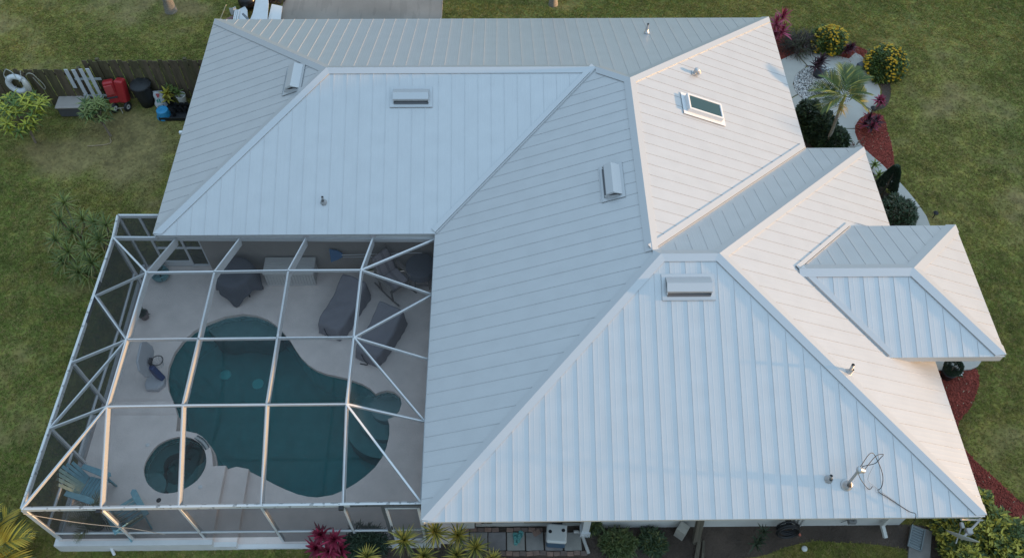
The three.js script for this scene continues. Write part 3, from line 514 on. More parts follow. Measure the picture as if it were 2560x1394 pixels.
{ // loose chips on the red mulch
  const g = new THREE.BoxGeometry(1, 1, 1), N = 9000, im = new THREE.InstancedMesh(g, std([1, 1, 1], 1), N), m = new THREE.Matrix4(), q = new THREE.Quaternion(), c = new THREE.Color(); setSeed(502); const bs = [beds[0], beds[2], beds[5]];
  let k = 0; while (k < N) { const o = bs[k % 3 === 0 ? 0 : k % 3 === 1 ? 1 : 2], a = o[Math.floor(rnd() * o.length)], x = a.x + rr(-1.3, 1.3), z = a.y + rr(-1.3, 1.3); if (!inside(x, z, o)) continue; q.setFromEuler(new THREE.Euler(rr(-.4, .4), rr(0, 6), rr(-.4, .4))); m.compose(V(x, .014 + rr(0, .012), z), q, V(rr(.02, .06), .008, rr(.008, .018))); im.setMatrixAt(k, m); const w = rr(.5, 1.25); c.setRGB(.31 * w, .062 * w, .043 * w); if (rnd() < .02) c.setRGB(.4, .3, .2); im.setColorAt(k++, c); }
  im.name = 'mulch_chips'; tag(shadows(im), 'red wood chips scattered over the planting beds beside the front walk', 'mulch'); im.userData.kind = 'stuff'; scene.add(im);
}
// stepping pavers by the back door and their brick edging
const pav = new THREE.Group(); pav.name = 'paver_path'; pav.userData.kind = 'structure'; scene.add(pav); setSeed(77);
const mPav = [0, 1, 2].map(i => std([1, 1, 1], .95, { map: mottle(128, .7, [.26 - i * .03, .245 - i * .03, .22 - i * .02], .2, 5, .5, 61 + i) }));
const mBrick = [0, 1, 2].map(i => std([1, 1, 1], .95, { map: mottle(64, .3, [.25 - i * .05, .16 - i * .025, .125 - i * .015], .2, 5, .5, 65 + i) }));
{ const y = .035, xs = [1130, 1172.8, 1219.5, 1266, 1313.4, 1360.6, 1408.5, 1456];
  for (let i = 0; i + 1 < xs.length; i++) { const a = at(xs[i] + 1, 1330, y), b = at(xs[i + 1] - 1, 1375, y); part(pav, 'paver', new Bd().rbox((a.x + b.x) / 2, y - .03, (a.z + b.z) / 2, b.x - a.x - .004, .06, b.z - a.z, .008, rr(-.012, .012)), mPav[i % 3]); }
  for (let k = 0; k < 11; k++) { const x = 1165 + k * 18.3, c = at(x, 1323, .04); if (k === 5) continue; part(pav, 'brick', new Bd().rbox(c.x, .015 + rr(-.008, .01), c.z + rr(-.01, .01), .14, .06, .08, .008, rr(-.1, .1)), mBrick[k % 3]); }
  for (let k = 0; k < 15; k++) { const x = 1222 + k * 17, c = at(x, 1382, .04); part(pav, 'brick', new Bd().rbox(c.x, .015 + rr(-.01, .01), c.z + rr(-.012, .012), .13, .06, .085, .008, rr(-.12, .12)), mBrick[(k * 7) % 3]); }
  const c = at(1342, 1327, .06); part(pav, 'brick', new Bd().rbox(c.x, .05, c.z + .03, .15, .06, .1, .008, .5), mBrick[0]);
}
const NOGRASS = [[[-5.45, -14], [-.36, -14], [-.36, -60], [-5.45, -60]].map(p => new THREE.Vector2(...p)), poly(ringOut.concat([[2060, 330], [1940, 250]])), poly([[2139, 322], [2147, 352], [2163, 372], [2205, 408], [2247, 450], [2290, 500], [2318, 540], [2332, 590], [2200, 610], [2060, 330]]), poly([[2230, 610], [2337, 610], [2420, 765], [2458, 885], [2430, 925], [2330, 925]])];

// ------------------------------------------------------------------ things fixed to the roof
const DARKGAP = std([.13, .135, .145], .8);
function hitSlope(qx, qy, O, D) { // a point of the photograph on a roof slope
  const d = FWD.clone().addScaledVector(RT, (qx - 1280) / FPX).addScaledVector(UP, -(qy - 697) / FPX), N = V(-D.x * PM, 1, -D.z * PM);
  return EYE.clone().addScaledVector(d, O.clone().sub(EYE).dot(N) / d.dot(N));
}
const SLP = { S: [V(0, EV, 0), X, nZ], W: [V(0, EV, 0), nZ, X], E: [V(XB, EV, ZA), Z, nX], EW: [V(XD, EV, ZC), Z, nX], N: [V(XB, EV, ZA), nX, Z], LS: [V(XA, EV, ZI), X, nZ], LW: [V(XA, EV, ZA), Z, X] };
// a frame on a slope: local x along the eave, y away from the roof, z down the slope
function onSlope(name, qx, qy, k) {
  const [O, U, D] = SLP[k], p = hitSlope(qx, qy, O, D), n = nrm(D), dn = V(-D.x, -PM, -D.z).normalize(), g = new THREE.Group();
  g.name = name; g.position.copy(p); g.quaternion.setFromRotationMatrix(new THREE.Matrix4().makeBasis(n.clone().cross(dn).normalize(), n, dn)); house.add(g); return g;
}
function prismX(pr, w) { const b = new Bd(), q = (i, x) => V(x, pr[i][1], pr[i][0]); for (let i = 0; i + 1 < pr.length; i++) b.quad(q(i, -w), q(i, w), q(i + 1, w), q(i + 1, -w)); for (const x of [-w, w]) for (let i = 1; i + 1 < pr.length; i++) b.tri(q(0, x), q(i, x), q(i + 1, x)); return b; }
function roofVent(qx, qy, k, w = .41) {
  const g = onSlope('roof_vent', qx, qy, k);
  part(g, 'flange', new Bd().box(0, .021, 0, 2 * w + .16, .006, .52).box(0, .03, .25, 2 * w + .16, .014, .012), mTrim);
  part(g, 'hood', prismX([[-.2, .026], [-.05, .165], [.11, .145], [.13, .1], [.11, .098], [-.04, .11], [-.19, .026]], w), mTrim);
  part(g, 'grille', new Bd().box(0, .056, .07, 2 * w - .02, .06, .01).box(0, .03, .15, 2 * w - .03, .012, .07), DARKGAP); part(g, 'side', new Bd().box(-w + .008, .06, .02, .012, .08, .28).box(w - .008, .06, .02, .012, .08, .28), mTrim);
}
roofVent(1028, 243, 'LS'); roofVent(1530, 455, 'W'); roofVent(1721, 718, 'S', .43); roofVent(735, 198, 'LW', .4);
function pipe(qx, qy, k, h = .26, r = .028) {
  const g = onSlope('vent_pipe', qx, qy, k), up = V(0, 1, 0).applyQuaternion(g.quaternion.clone().invert());
  part(g, 'flashing', new Bd().lathe([[.075, 0], [.073, .008], [.065, .012], [.06, .03], [.05, .06], [.04, .1], [.034, .12]], 0, .012, 0, 20), mGalv);
  part(g, 'pipe', new Bd().cyl(V(0, .06, 0), up.clone().multiplyScalar(h), r, r, 14, true), mGalv); part(g, 'opening', new Bd().cyl(up.clone().multiplyScalar(h - .02), up.clone().multiplyScalar(h - .015), r * .98, r * .98, 14), mBlack);
}
pipe(809, 506, 'LS', .2); pipe(1617, 83, 'N', .3, .03); pipe(2121, 931, 'EW', .3, .03); pipe(2072, 1198, 'S', .18);
{ const g = onSlope('exhaust_cap', 1736, 184, 'E'); g.scale.setScalar(.72); part(g, 'flashing', new Bd().box(0, .02, 0, .22, .006, .22), mTrim); part(g, 'neck', new Bd().cyl(V(0, .02, 0), V(0, .16, -.03), .06, .06, 16), mTrim); part(g, 'hood', new Bd().sph(0, .18, .01, .085, .07, .11, 16).cyl(V(0, .17, .05), V(0, .08, .13), .075, .08, 16, true), mTrim); }
{ // skylight
  const c = hitSlope(1757, 274, SLP.E[0], SLP.E[2]), g = onSlope('skylight', 1757, 274, 'E'), w = .2, l = .4, f = part(g, 'frame', new Bd().rbox(-w - .025, .07, 0, .05, .14, 2 * l + .14, .02).rbox(w + .025, .07, 0, .05, .14, 2 * l + .14, .02).rbox(0, .07, -l - .04, 2 * w, .14, .06, .02).rbox(0, .07, l + .04, 2 * w, .14, .06, .02).box(0, .022, 0, 2 * w + .3, .006, 2 * l + .32), std([.66, .66, .66], .45));
  part(g, 'glass', new Bd().box(0, .115, 0, 2 * w + .01, .012, 2 * l + .03), new THREE.MeshPhysicalMaterial({ color: col(.018, .055, .06), roughness: .1, side: THREE.DoubleSide }));
}
{ // service mast with its loose cables
  const g = onSlope('service_mast', 2117, 1212, 'S'), inv = g.quaternion.clone().invert(), loc = p => p.clone().sub(g.position).applyQuaternion(inv), up = V(0, 1, 0).applyQuaternion(inv), top = up.clone().multiplyScalar(.7);
  part(g, 'flashing', new Bd().lathe([[.11, 0], [.107, .008], [.085, .014], [.075, .04], [.055, .08], [.045, .13]], 0, .012, 0, 20), mGalv);
  part(g, 'mast', new Bd().cyl(V(0, .03, 0), top, .026, .026, 14), mGalv); part(g, 'weather_head', new Bd().sph(top.x, top.y, top.z, .055, .05, .065, 14).cyl(top, top.clone().add(V(.09, -.03, .02)), .06, .045, 12), mGalv);
  const T = top.clone().applyQuaternion(g.quaternion).add(g.position), sp = (x, y, o) => { const p = hitSlope(x, y, SLP.S[0], nZ); return p.add(V(0, o, 0)); };
  const tb = (pts, r, m = mBlack) => part(g, 'cable', new Bd().tube(pts.map(loc), r * .62, 6, pts.length * 6), m);
  tb([T.clone().add(V(.06, -.02, .03)), sp(2168, 1168, .55), sp(2186, 1164, .5), sp(2178, 1172, .52), sp(2168, 1182, .45), sp(2140, 1186, .35), sp(2136, 1196, .25), sp(2155, 1215, .12), sp(2172, 1226, .06), sp(2180, 1218, .05)], .011);
  tb([T.clone().add(V(-.02, .03, 0)), sp(2152, 1165, .6), sp(2175, 1180, .45), sp(2196, 1205, .25), sp(2199, 1224, .1), sp(2192, 1229, .06), sp(2215, 1243, .04), sp(2245, 1262, .035), sp(2275, 1281, .035), V(8.85, 2.37, .01), V(8.9, 2.2, .05), V(9.0, 1.7, .02)], .011);
  tb([sp(2170, 1180, .3), sp(2166, 1205, .1), sp(2185, 1218, .05), sp(2205, 1233, .04), sp(2240, 1257, .035)], .006, std([.3, .3, .3], .5));
}
// openings and pipes on the near wall
{
  const d = part(house, 'sliding_door', new Bd().box(1.27, 1.0, -.74, .06, 1.95, .07).box(1.86, 1.0, -.74, .06, 1.95, .07).box(1.56, .06, -.74, .56, .1, .07).box(1.56, 1.93, -.74, .56, .06, .07), mWhite);
  part(d, 'glass', new Bd().box(1.56, 1.0, -.75, .54, 1.85, .012), mGlassDark);
  part(house, 'doorway', new Bd().box(.96, 1, -.72, .12, 2, .1).box(1.1, 1, -.74, .06, 1.95, .06), std([.42, .36, .32], .8));
  part(house, 'window', new Bd().box(2.46, 1.0, -.8, 1.14, 1.9, .02), mGlassDark); part(house, 'door_sill', new Bd().box(2.0, .03, -.67, 2.2, .06, .05), mConc);
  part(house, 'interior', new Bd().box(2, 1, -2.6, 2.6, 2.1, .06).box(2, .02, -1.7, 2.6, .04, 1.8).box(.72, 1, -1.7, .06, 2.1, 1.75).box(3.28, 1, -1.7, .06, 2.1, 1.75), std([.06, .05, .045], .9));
  part(house, 'porch_post', new Bd().box(3.12, 1.1, -.5, .14, 2.18, .14).box(3.12, .12, -.5, .2, .24, .2), mWhite);
  // downspout at the right end, conduits, meter box
  part(house, 'downspout', new Bd().bar(V(9.12, 2.22, -.12), V(9.15, 1.9, -.5), .07, .07).bar(V(9.15, 1.95, -.52), V(9.15, .2, -.52), .07, .07, X).bar(V(9.15, .24, -.52), V(9.2, .12, -.3), .07, .07), mStucco);
  for (const x of [7.33, 7.4, 7.47]) part(house, 'conduit', new Bd().cyl(V(x, .02, -.56 + (x - 7.33) * .3), V(x, 1.9, -.56), .022, .022, 10), std([.45, .44, .42], .6));
  part(house, 'meter_box', new Bd().rbox(8.48, .42, -.54, .16, .12, .1, .015).tube([V(8.4, .9, -.57), V(8.36, .75, -.5), V(8.46, .6, -.5), V(8.48, .48, -.52)], .008).tube([V(8.3, .3, -.56), V(8.38, .5, -.55), V(8.42, 1.2, -.57)], .008), std([.2, .2, .2], .6));
  part(house, 'downspout', new Bd().bar(V(XA + .25, 2.2, -9.75), V(XA + .05, 2.05, -9.75), .07, .07).bar(V(XA - .1, 2.15, -9.75), V(XA + .3, 2.15, -9.75), .07, .07), mWhite);
}

// ------------------------------------------------------------------ furniture on the pool deck
const fabric = (c, s) => std([1, 1, 1], .95, { map: mottle(128, .8, c, .08, 6, .5, s) });
const mGreyCover = fabric([.2, .185, .2], 71), mDarkCover = fabric([.1, .1, .115], 72);
function loungerCover(name, label, head, foot, sd) {
  const d = foot.clone().sub(head), L = Math.hypot(d.x, d.z), t = thing(name, label, 'sun lounger', V((head.x + foot.x) / 2, DK, (head.z + foot.z) / 2), Math.atan2(d.x, d.z), 'covered sun loungers'), b = new Bd();
  const nu = 34, nv = 26, top = s => s < .06 ? lerp(.4, .66, s / .06) : s < .42 ? lerp(.68, .4, (s - .06) / .36) : s < .93 ? lerp(.4, .37, (s - .42) / .5) : lerp(.37, .27, (s - .93) / .07);
  const pt = (i, j) => { const s = i / nu, a = (j / nv) * 2 - 1, A = Math.abs(a), h = top(s), fl = 1 + .12 * Math.sin(s * 9 + sd) * (A > .6 ? 1 : 0), w = .34 * (s < .1 ? .86 + s * 1.4 : s > .85 ? 1 - (s - .85) * 1.3 : 1);
    let x, y; if (A < .62) { x = a / .62 * w * .93; y = h + .025 * (1 - (A / .62) ** 2); } else { const q = (A - .62) / .38; x = Math.sign(a) * w * (.93 + .14 * q * fl + .03 * Math.sin(s * 40 + sd + 3 * q) * q); y = h * (1 - q) + .02 * q - .0; }
    y += .012 * Math.sin(s * 23 + a * 7 + sd) * (A < .62 ? 1 : .4); if (i === 0 || i === nu) y = Math.min(y, A < .62 ? .02 : y * .1 + .01); return V(x, Math.max(y, .01), (s - .5) * L * (i === 0 ? 1.0 : 1)); };
  const P = []; for (let i = 0; i <= nu; i++) { P.push([]); for (let j = 0; j <= nv; j++) P[i].push(pt(i, j)); }
  for (let i = 0; i < nu; i++) for (let j = 0; j < nv; j++) b.quad(P[i][j], P[i][j + 1], P[i + 1][j + 1], P[i + 1][j]);
  part(t, 'cover', smooth(b.geo()), mGreyCover);
  for (const [x, z] of [[-.22, -.35 * L], [.22, -.35 * L], [-.22, .36 * L], [.22, .36 * L]]) part(t, 'leg', new Bd().box(x, .1, z, .04, .2, .04), mBlack);
  part(t, 'tie_cord', new Bd().tube([V(-.1, .3, L * .485), V(-.02, .2, L * .52), V(.06, .05, L * .53), V(-.12, .02, L * .56)], .012), mBlack);
  return t;
}
function smooth(g) { // average the normals of vertices that share a place
  const p = g.attributes.position, n = g.attributes.normal, m = new Map(), key = i => `${Math.round(p.getX(i) * 2e3)},${Math.round(p.getY(i) * 2e3)},${Math.round(p.getZ(i) * 2e3)}`;
  for (let i = 0; i < p.count; i++) { const k = key(i), v = m.get(k) ?? V(0, 0, 0); v.add(V(n.getX(i), n.getY(i), n.getZ(i))); m.set(k, v); }
  for (let i = 0; i < p.count; i++) { const v = m.get(key(i)).clone().normalize(); n.setXYZ(i, v.x, v.y, v.z); }
  return g;
}
loungerCover('sun_lounger', 'sun lounger under a grey cloth cover, the one nearer the white deck box', at(893, 700, .5), at(818, 828, .32), 1);
loungerCover('sun_lounger', 'sun lounger under a grey cloth cover, the one nearer the house eave on the right', at(985, 770, .5), at(912, 893, .32), 4);
{ // fire table under a square cloth
  const c = at(590, 693, DK + .45), t = thing('patio_table', 'round patio table hidden under a dark grey square cloth', 'table', V(c.x, DK, c.z)), b = new Bd(), n = 48, rows = [];
  for (let k = 0; k <= 10; k++) { const r = []; for (let i = 0; i <= n; i++) { const a = i / n * 6.2832, q = k / 10, corner = Math.pow(Math.abs(Math.cos(2 * (a - Math.PI / 4 + .78))), 2.5);
    let R, y; if (q < .55) { R = .45 * q / .55; y = .72 - .02 * q * q; } else { const s = (q - .55) / .45; R = .45 + .055 * s + .03 * s * Math.sin(a * 9) + .05 * s * corner; y = .71 - s * (.4 + .28 * corner); } r.push(V(R * Math.cos(a), y, R * Math.sin(a))); } rows.push(r); }
  for (let k = 0; k < 10; k++) for (let i = 0; i < n; i++) b.quad(rows[k][i], rows[k + 1][i], rows[k + 1][i + 1], rows[k][i + 1]);
  part(t, 'cloth', smooth(b.geo()), mDarkCover);
  for (let k = 0; k < 4; k++) { const a = k * 1.57 + .785; part(t, 'leg', new Bd().cyl(V(.36 * Math.cos(a), 0, .36 * Math.sin(a)), V(.3 * Math.cos(a), .68, .3 * Math.sin(a)), .022, .022, 8), mBlack); }
}
{ // deck box
  const a = at(667, 716, DK), e = at(793, 714, DK), w = e.x - a.x, t = thing('deck_box', 'large white resin deck storage box with slatted front', 'storage box', V((a.x + e.x) / 2, DK, a.z - .25)), m = std([.5, .48, .46], .6), m2 = std([.56, .54, .52], .6);
  part(t, 'body', new Bd().box(0, .24, 0, w - .06, .47, .44), m);
  for (let s = 0; s < 2; s++) for (let k = 0; k < 7; k++) part(t, 'slat', new Bd().rbox((s ? .06 : -w / 2 + .1) + k * (w / 2 - .14) / 6.6 + .02, .25, .228, .055, .34, .02, .006), m2);
  part(t, 'frame', new Bd().box(0, .45, .226, w - .05, .04, .02).box(0, .04, .226, w - .05, .06, .02).box(0, .25, .226, .05, .38, .02).box(-w / 2 + .045, .25, .226, .035, .38, .02).box(w / 2 - .045, .25, .226, .035, .38, .02), m2);
  const lid = part(t, 'lid', new Bd().rbox(0, .505, 0, w, .06, .5, .02), m2); for (let k = 0; k < 7; k++) part(lid, 'lid_board', new Bd().rbox(0, .538, -.2 + k * .0667, w - .06, .012, .056, .004), m2);
}
{ // leaf net on its pole along the house wall
  const z = -7.08, a = atZ(846, 634, z), b2 = atZ(1055, 628, z), t = thing('pool_net', 'blue pool leaf net on a long pole along the house wall', 'pool net', V(a.x, a.y, z)), r = b2.clone().sub(a);
  part(t, 'net', new Bd().add(slabGeo([[-.2, -.17], [-.02, -.13], [.1, -.05], [.1, .05], [-.02, .13], [-.2, .2]].map(q => new THREE.Vector2(...q)), .02, .03).geo(), M(0, 0, .03, 0, 1.2)), std([.05, .13, .26], .7));
  part(t, 'pole', new Bd().cyl(V(.08, 0, .04), V(r.x, r.y, .04), .016, .014, 8), mGalv); part(t, 'pole', new Bd().cyl(V(.1, -.06, .06), V(r.x * .55, -.05, .06), .012, .012, 8), mGalv);
}
{ // rocking chair with cushions
  const c = at(985, 705, DK + .3), t = thing('rocking_chair', 'wooden rocking chair with pinkish-grey striped cushions', 'chair', V(c.x, DK, c.z), .75), w = std([.19, .16, .14], .7), cu = std([1, 1, 1], .95, { map: tex(64, .22, (u, v) => { const k = u < .3 ? .75 : 1; return [.3 * k, .26 * k, .265 * k]; }) });
  for (const s of [-1, 1]) {
    part(t, 'rocker', new Bd().tube([V(s * .27, .08, -.45), V(s * .27, .02, -.15), V(s * .27, .02, .2), V(s * .27, .09, .48)], .02, 6), w);
    part(t, 'armrest', new Bd().rbox(s * .31, .62, .05, .1, .03, .58, .012), w); part(t, 'leg', new Bd().bar(V(s * .27, .03, .25), V(s * .29, .61, .27), .04, .04).bar(V(s * .27, .03, -.2), V(s * .27, .6, -.22), .04, .04), w);
    part(t, 'back_post', new Bd().bar(V(s * .26, .35, -.2), V(s * .26, 1.05, -.5), .045, .045), w);
  }
  for (let k = 0; k < 5; k++) part(t, 'slat', new Bd().bar(V(-.18 + k * .09, .4, -.22), V(-.18 + k * .09, 1.0, -.48), .06, .02, Z), w);
  part(t, 'seat', new Bd().rbox(0, .38, .02, .54, .03, .5, .01), w); part(t, 'seat_cushion', new Bd().rbox(0, .44, .03, .5, .11, .48, .045, 0, .05, 0, 3), cu); part(t, 'back_cushion', new Bd().rbox(0, .76, -.32, .46, .6, .1, .045, 0, -.4, 0, 3), cu);
}
{ const c = at(1052, 664, DK + .66), t = thing('side_table', 'round table under a dark cloth in the corner by the rocking chair', 'table', V(c.x, DK, c.z)), w = std([.2, .18, .17], .6);
  part(t, 'cloth', new Bd().lathe([[0, .7], [.33, .7], [.36, .67], [.37, .58], [.38, .5]], 0, 0, 0, 28), mDarkCover);
  for (const [x, z] of [[-.17, .24], [.17, .24], [-.17, -.24], [.17, -.24]]) part(t, 'leg', new Bd().bar(V(x, 0, z), V(x * .95, .66, z * .9), .03, .03), w);
  for (const y of [.18, .4]) part(t, 'rung', new Bd().bar(V(-.17, y, .24), V(.17, y, .24), .025, .025), w);
}
{ // basketball hoop for the pool
  const c = at(388, 950, DK + .1), t = thing('pool_basketball_hoop', 'white poolside basketball hoop with a blue bracket and dark rim', 'basketball hoop', V(c.x, DK, c.z)), m = std([.42, .42, .44], .6), bl = std([.02, .045, .14], .5);
  part(t, 'base', new Bd().add(slabGeo([[-.19, -.16], [.05, -.2], [.2, -.08], [.22, .1], [.1, .24], [-.16, .24], [-.22, .1]].map(q => new THREE.Vector2(...q)), .14, .14, [], .03).geo()), m);
  part(t, 'bracket', new Bd().rbox(.07, .32, -.07, .2, .44, .13, .03, -.5, 0, .35), bl);
  part(t, 'backboard', new Bd().add(new THREE.ExtrudeGeometry(new THREE.Shape([[-.34, 0], [.3, 0], [.38, .1], [.36, .36], [.24, .48], [-.22, .5], [-.38, .38], [-.4, .12]].map(q => new THREE.Vector2(...q))), { depth: .03, bevelEnabled: true, bevelSize: .012, bevelThickness: .012, bevelSegments: 2 }), M(-.06, .42, -.25, Math.PI / 2 + .08, -.22)), m);
  const rim = part(t, 'rim', new Bd().add(new THREE.TorusGeometry(.125, .011, 8, 28), M(.15, .6, -.22, 0, Math.PI / 2)).box(.01, .6, -.2, .05, .1, .14), mBlack), nb = new Bd();
  for (let k = 0; k < 12; k++) for (const s of [-1, 1]) { const a = k / 12 * 6.283, e = a + s * .52; nb.cyl(V(.15 + .12 * Math.cos(a), .6, -.22 + .12 * Math.sin(a)), V(.15 + .075 * Math.cos(e), .38, -.22 + .075 * Math.sin(e)), .004, .004, 4); }
  part(rim, 'net', nb, std([.5, .5, .5], .8));
}
const mBlue = std([1, 1, 1], .65, { map: mottle(128, .6, [.17, .33, .38], .2, 8, .4, 75) }), mBlueL = std([1, 1, 1], .65, { map: mottle(128, .6, [.3, .4, .34], .2, 8, .4, 76) });
function adirondack(label, p, turn) {
  const t = thing('adirondack_chair', label, 'chair', p, turn, 'blue adirondack chairs'); t.scale.setScalar(.86);
  for (let k = 0; k < 7; k++) { const x = (k - 3) * .082, h = .78 - .02 * (k - 3) ** 2; part(t, 'back_slat', new Bd().bar(V(x * .8, .3, -.24), V(x * 1.15, .3 + h * .92, -.24 - h * .42), .072, .02, Z), k < 4 ? mBlueL : mBlue); }
  for (let k = 0; k < 6; k++) part(t, 'seat_slat', new Bd().rbox(0, .27 + k * .02, -.2 + k * .092, .52, .02, .078, .006, 0, -.2), mBlue);
  for (const s of [-1, 1]) {
    part(t, 'armrest', new Bd().add(slabGeo([[-.07, -.42], [.05, -.42], [.085, .1], [.07, .3], [0, .36], [-.07, .3]].map(q => new THREE.Vector2(q[0] * -s, q[1])), 0, .024, [], .006).geo(), M(s * .34, .57, .02)), mBlue);
    part(t, 'leg', new Bd().bar(V(s * .29, 0, .3), V(s * .29, .55, .27), .09, .026, X).bar(V(s * .27, .36, .38), V(s * .25, .02, -.5), .026, .1), mBlue);
  }
  part(t, 'back_brace', new Bd().box(0, .55, -.41, .58, .06, .025, 0, -.4), mBlue);
  return t;
}
adirondack('weathered blue adirondack chair in the near left corner of the enclosure', V(at(222, 1212, DU + .45).x, DU, at(222, 1212, DU + .45).z), 1.25);
adirondack('blue adirondack chair behind the near screen wall, seen below the beam', V(at(318, 1290, DU + .3).x, DU, at(318, 1290, DU + .3).z - .05), -2.5);
{ const c = at(398, 694, DK + .15), t = thing('planter', 'round turquoise glazed planter bowl with a dark plant', 'planter', V(c.x, DK, c.z - .1)); part(t, 'bowl', new Bd().lathe([[0, .01], [.12, .01], [.2, .1], [.22, .2], [.2, .27], [.18, .27], [.18, .22], [0, .22]], 0, 0, 0, 26), std([.1, .24, .26], .3)); const L = new Lf(); setSeed(31); rosette(L, V(0, .22, 0), 14, .3, .03, () => [.03, .05, .025], .7, .5); L.mesh(t, 'foliage'); }
{ const c = at(359, 788, DK + .1), t = thing('flower_pot', 'small clay pot with a low plant on the deck near the left screen', 'flower pot', V(c.x, DK, c.z)); part(t, 'pot', new Bd().lathe([[0, 0], [.085, 0], [.115, .17], [.125, .17], [.125, .2], [.105, .2], [.1, .17], [0, .17]], 0, 0, 0, 20), std([.17, .13, .12], .8)); const L = new Lf(); setSeed(32); rosette(L, V(0, .18, 0), 22, .17, .045, () => [.04 * rr(.7, 1.3), .055, .03], .8, .3); L.mesh(t, 'foliage'); }

// ------------------------------------------------------------------ back fence and what stands along it
{
  const f = thing('wooden_fence', 'weathered dark wooden board fence running from the house to the left edge', 'fence', V(-10, 0, -13.14)); setSeed(61);
  const mW = [0, 1, 2, 3].map(i => std([1, 1, 1], .95, { map: tex(128, 1.1, (u, v) => { const k = .5 + fbm(u * 26, v * 3, 91 + i, 4) * .8 + .25 * (fbm(u * 5, v * 5, 99 + i, 3) - .5); return i % 2 ? [.1 * k, .085 * k, .045 * k] : [.118 * k, .09 * k, .058 * k]; }) }));
  for (const [x0, x1, z, h] of [[-15.2, -9.93, .16, 1.33], [-9.95, -5.9, -.14, 1.38]]) {
    for (let x = x0, k = 0; x < x1; x += .137, k++) part(f, 'board', new Bd().box(x + 10, h / 2 + rr(-.015, .015), z + (k % 2 ? 0 : .03), .122, h + rr(-.04, .04), .018, rr(-.02, .02), 0, rr(-.014, .014)), mW[Math.floor(rnd() * 4)]);
    for (const y of [.25, h - .2]) part(f, 'rail', new Bd().box((x0 + x1) / 2 + 10, y, z - .05, x1 - x0, .09, .04), mW[0]);
    for (let x = x0 + .3; x < x1; x += 2.4) part(f, 'post', new Bd().box(x + 10, h / 2 - .02, z - .1, .09, h, .09), mW[1]);
  }
}
const FZ = -12.9;
{
  const m = std([.62, .64, .66], .6);
  const c = atZ(44, 206, FZ), t = thing('life_ring', 'white life ring hanging on the wooden fence', 'life ring', V(c.x, c.y, FZ)); part(t, 'ring', new Bd().add(new THREE.TorusGeometry(.235, .075, 12, 36), M(0, 0, .05, 0, -.12)), m);
  for (const a of [.8, 2.3, 4.0, 5.5]) part(t, 'band', new Bd().add(new THREE.TorusGeometry(.079, .012, 6, 18), M(.235 * Math.cos(a), .235 * Math.sin(a), .05, 0, 0, 0).multiply(M(0, 0, 0, 0, 0, a)).multiply(M(0, 0, 0, 0, Math.PI / 2))), std([.45, .45, .44], .8));
  part(t, 'rope', new Bd().tube([V(-.2, .14, .1), V(-.24, .3, .03), V(-.1, .5, .02)], .012).tube([V(.1, .22, .1), V(.02, .4, .03), V(-.1, .5, .02)], .012).tube([V(-.1, -.24, .1), V(.06, -.42, .06), V(.18, -.2, .1)], .01), std([.4, .4, .37], .9));
  const e = atZ(68, 209, FZ), b = thing('boat_fender', 'white boat fender hanging beside the life ring on the fence', 'fender', V(e.x, e.y, FZ)); part(b, 'body', new Bd().lathe([[0, -.22], [.03, -.21], [.07, -.16], [.085, -.05], [.085, .08], [.06, .17], [.025, .22], [0, .23]], 0, 0, .07, 18), std([.62, .6, .55], .5)); part(b, 'rope', new Bd().tube([V(0, .22, .07), V(-.02, .34, .04), V(.02, .48, .02)], .01), mStucco);
  const r = atZ(84, 195, FZ); solo('rope', 'pale rope looped over the top of the fence right of the white fender', 'rope', new Bd().tube([V(-.16, .12, .02), V(-.06, .2, .03), V(.04, .17, .03), V(.1, .02, .03), V(.17, -.15, .03), V(.18, -.32, .03), V(.13, -.38, .03), V(.08, -.26, .03), V(.0, .05, .03)], .013, 6, 60), std([.35, .33, .27], .9), V(r.x, r.y, FZ));
}
{ // white slatted panel
  const t = thing('slatted_panel', 'white painted slatted panel fixed to the wooden fence', 'panel', V(atZ(178, 172, FZ).x, 0, FZ)), x0 = t.position.x, m = std([1, 1, 1], .7, { map: mottle(64, .5, [.5, .52, .55], .1, 6, .4, 95) });
  [[159, 172, 184, 218], [178, 173, 219, 244], [196, 171, 237, 246], [213, 170, 254, 242]].forEach(q => { const a = atZ(q[0] + 4, q[1], FZ), b = atZ(q[2] + 2, q[3], FZ); part(t, 'slat', new Bd().box(a.x - x0, (a.y + b.y) / 2, .02, .1, a.y - b.y, .02), m); });
  for (const y of [.45, 1.05]) part(t, 'rail', new Bd().box(.3, y, 0, .72, .07, .018), std([.3, .33, .34], .8));
}
{ // storage tote
  const c = gp(190, 279), t = thing('storage_tote', 'grey plastic storage tote with a beige lid by the fence', 'storage box', V(c.x, 0, c.z), .03), m = std([.09, .09, .1], .6), l = std([.38, .34, .31], .5);
  part(t, 'body', new Bd().rbox(0, .17, 0, .74, .34, .42, .04), m); const lid = part(t, 'lid', new Bd().rbox(0, .36, 0, .8, .05, .48, .022), l); part(lid, 'lid_panel', new Bd().rbox(.02, .388, 0, .58, .012, .3, .005), l);
}
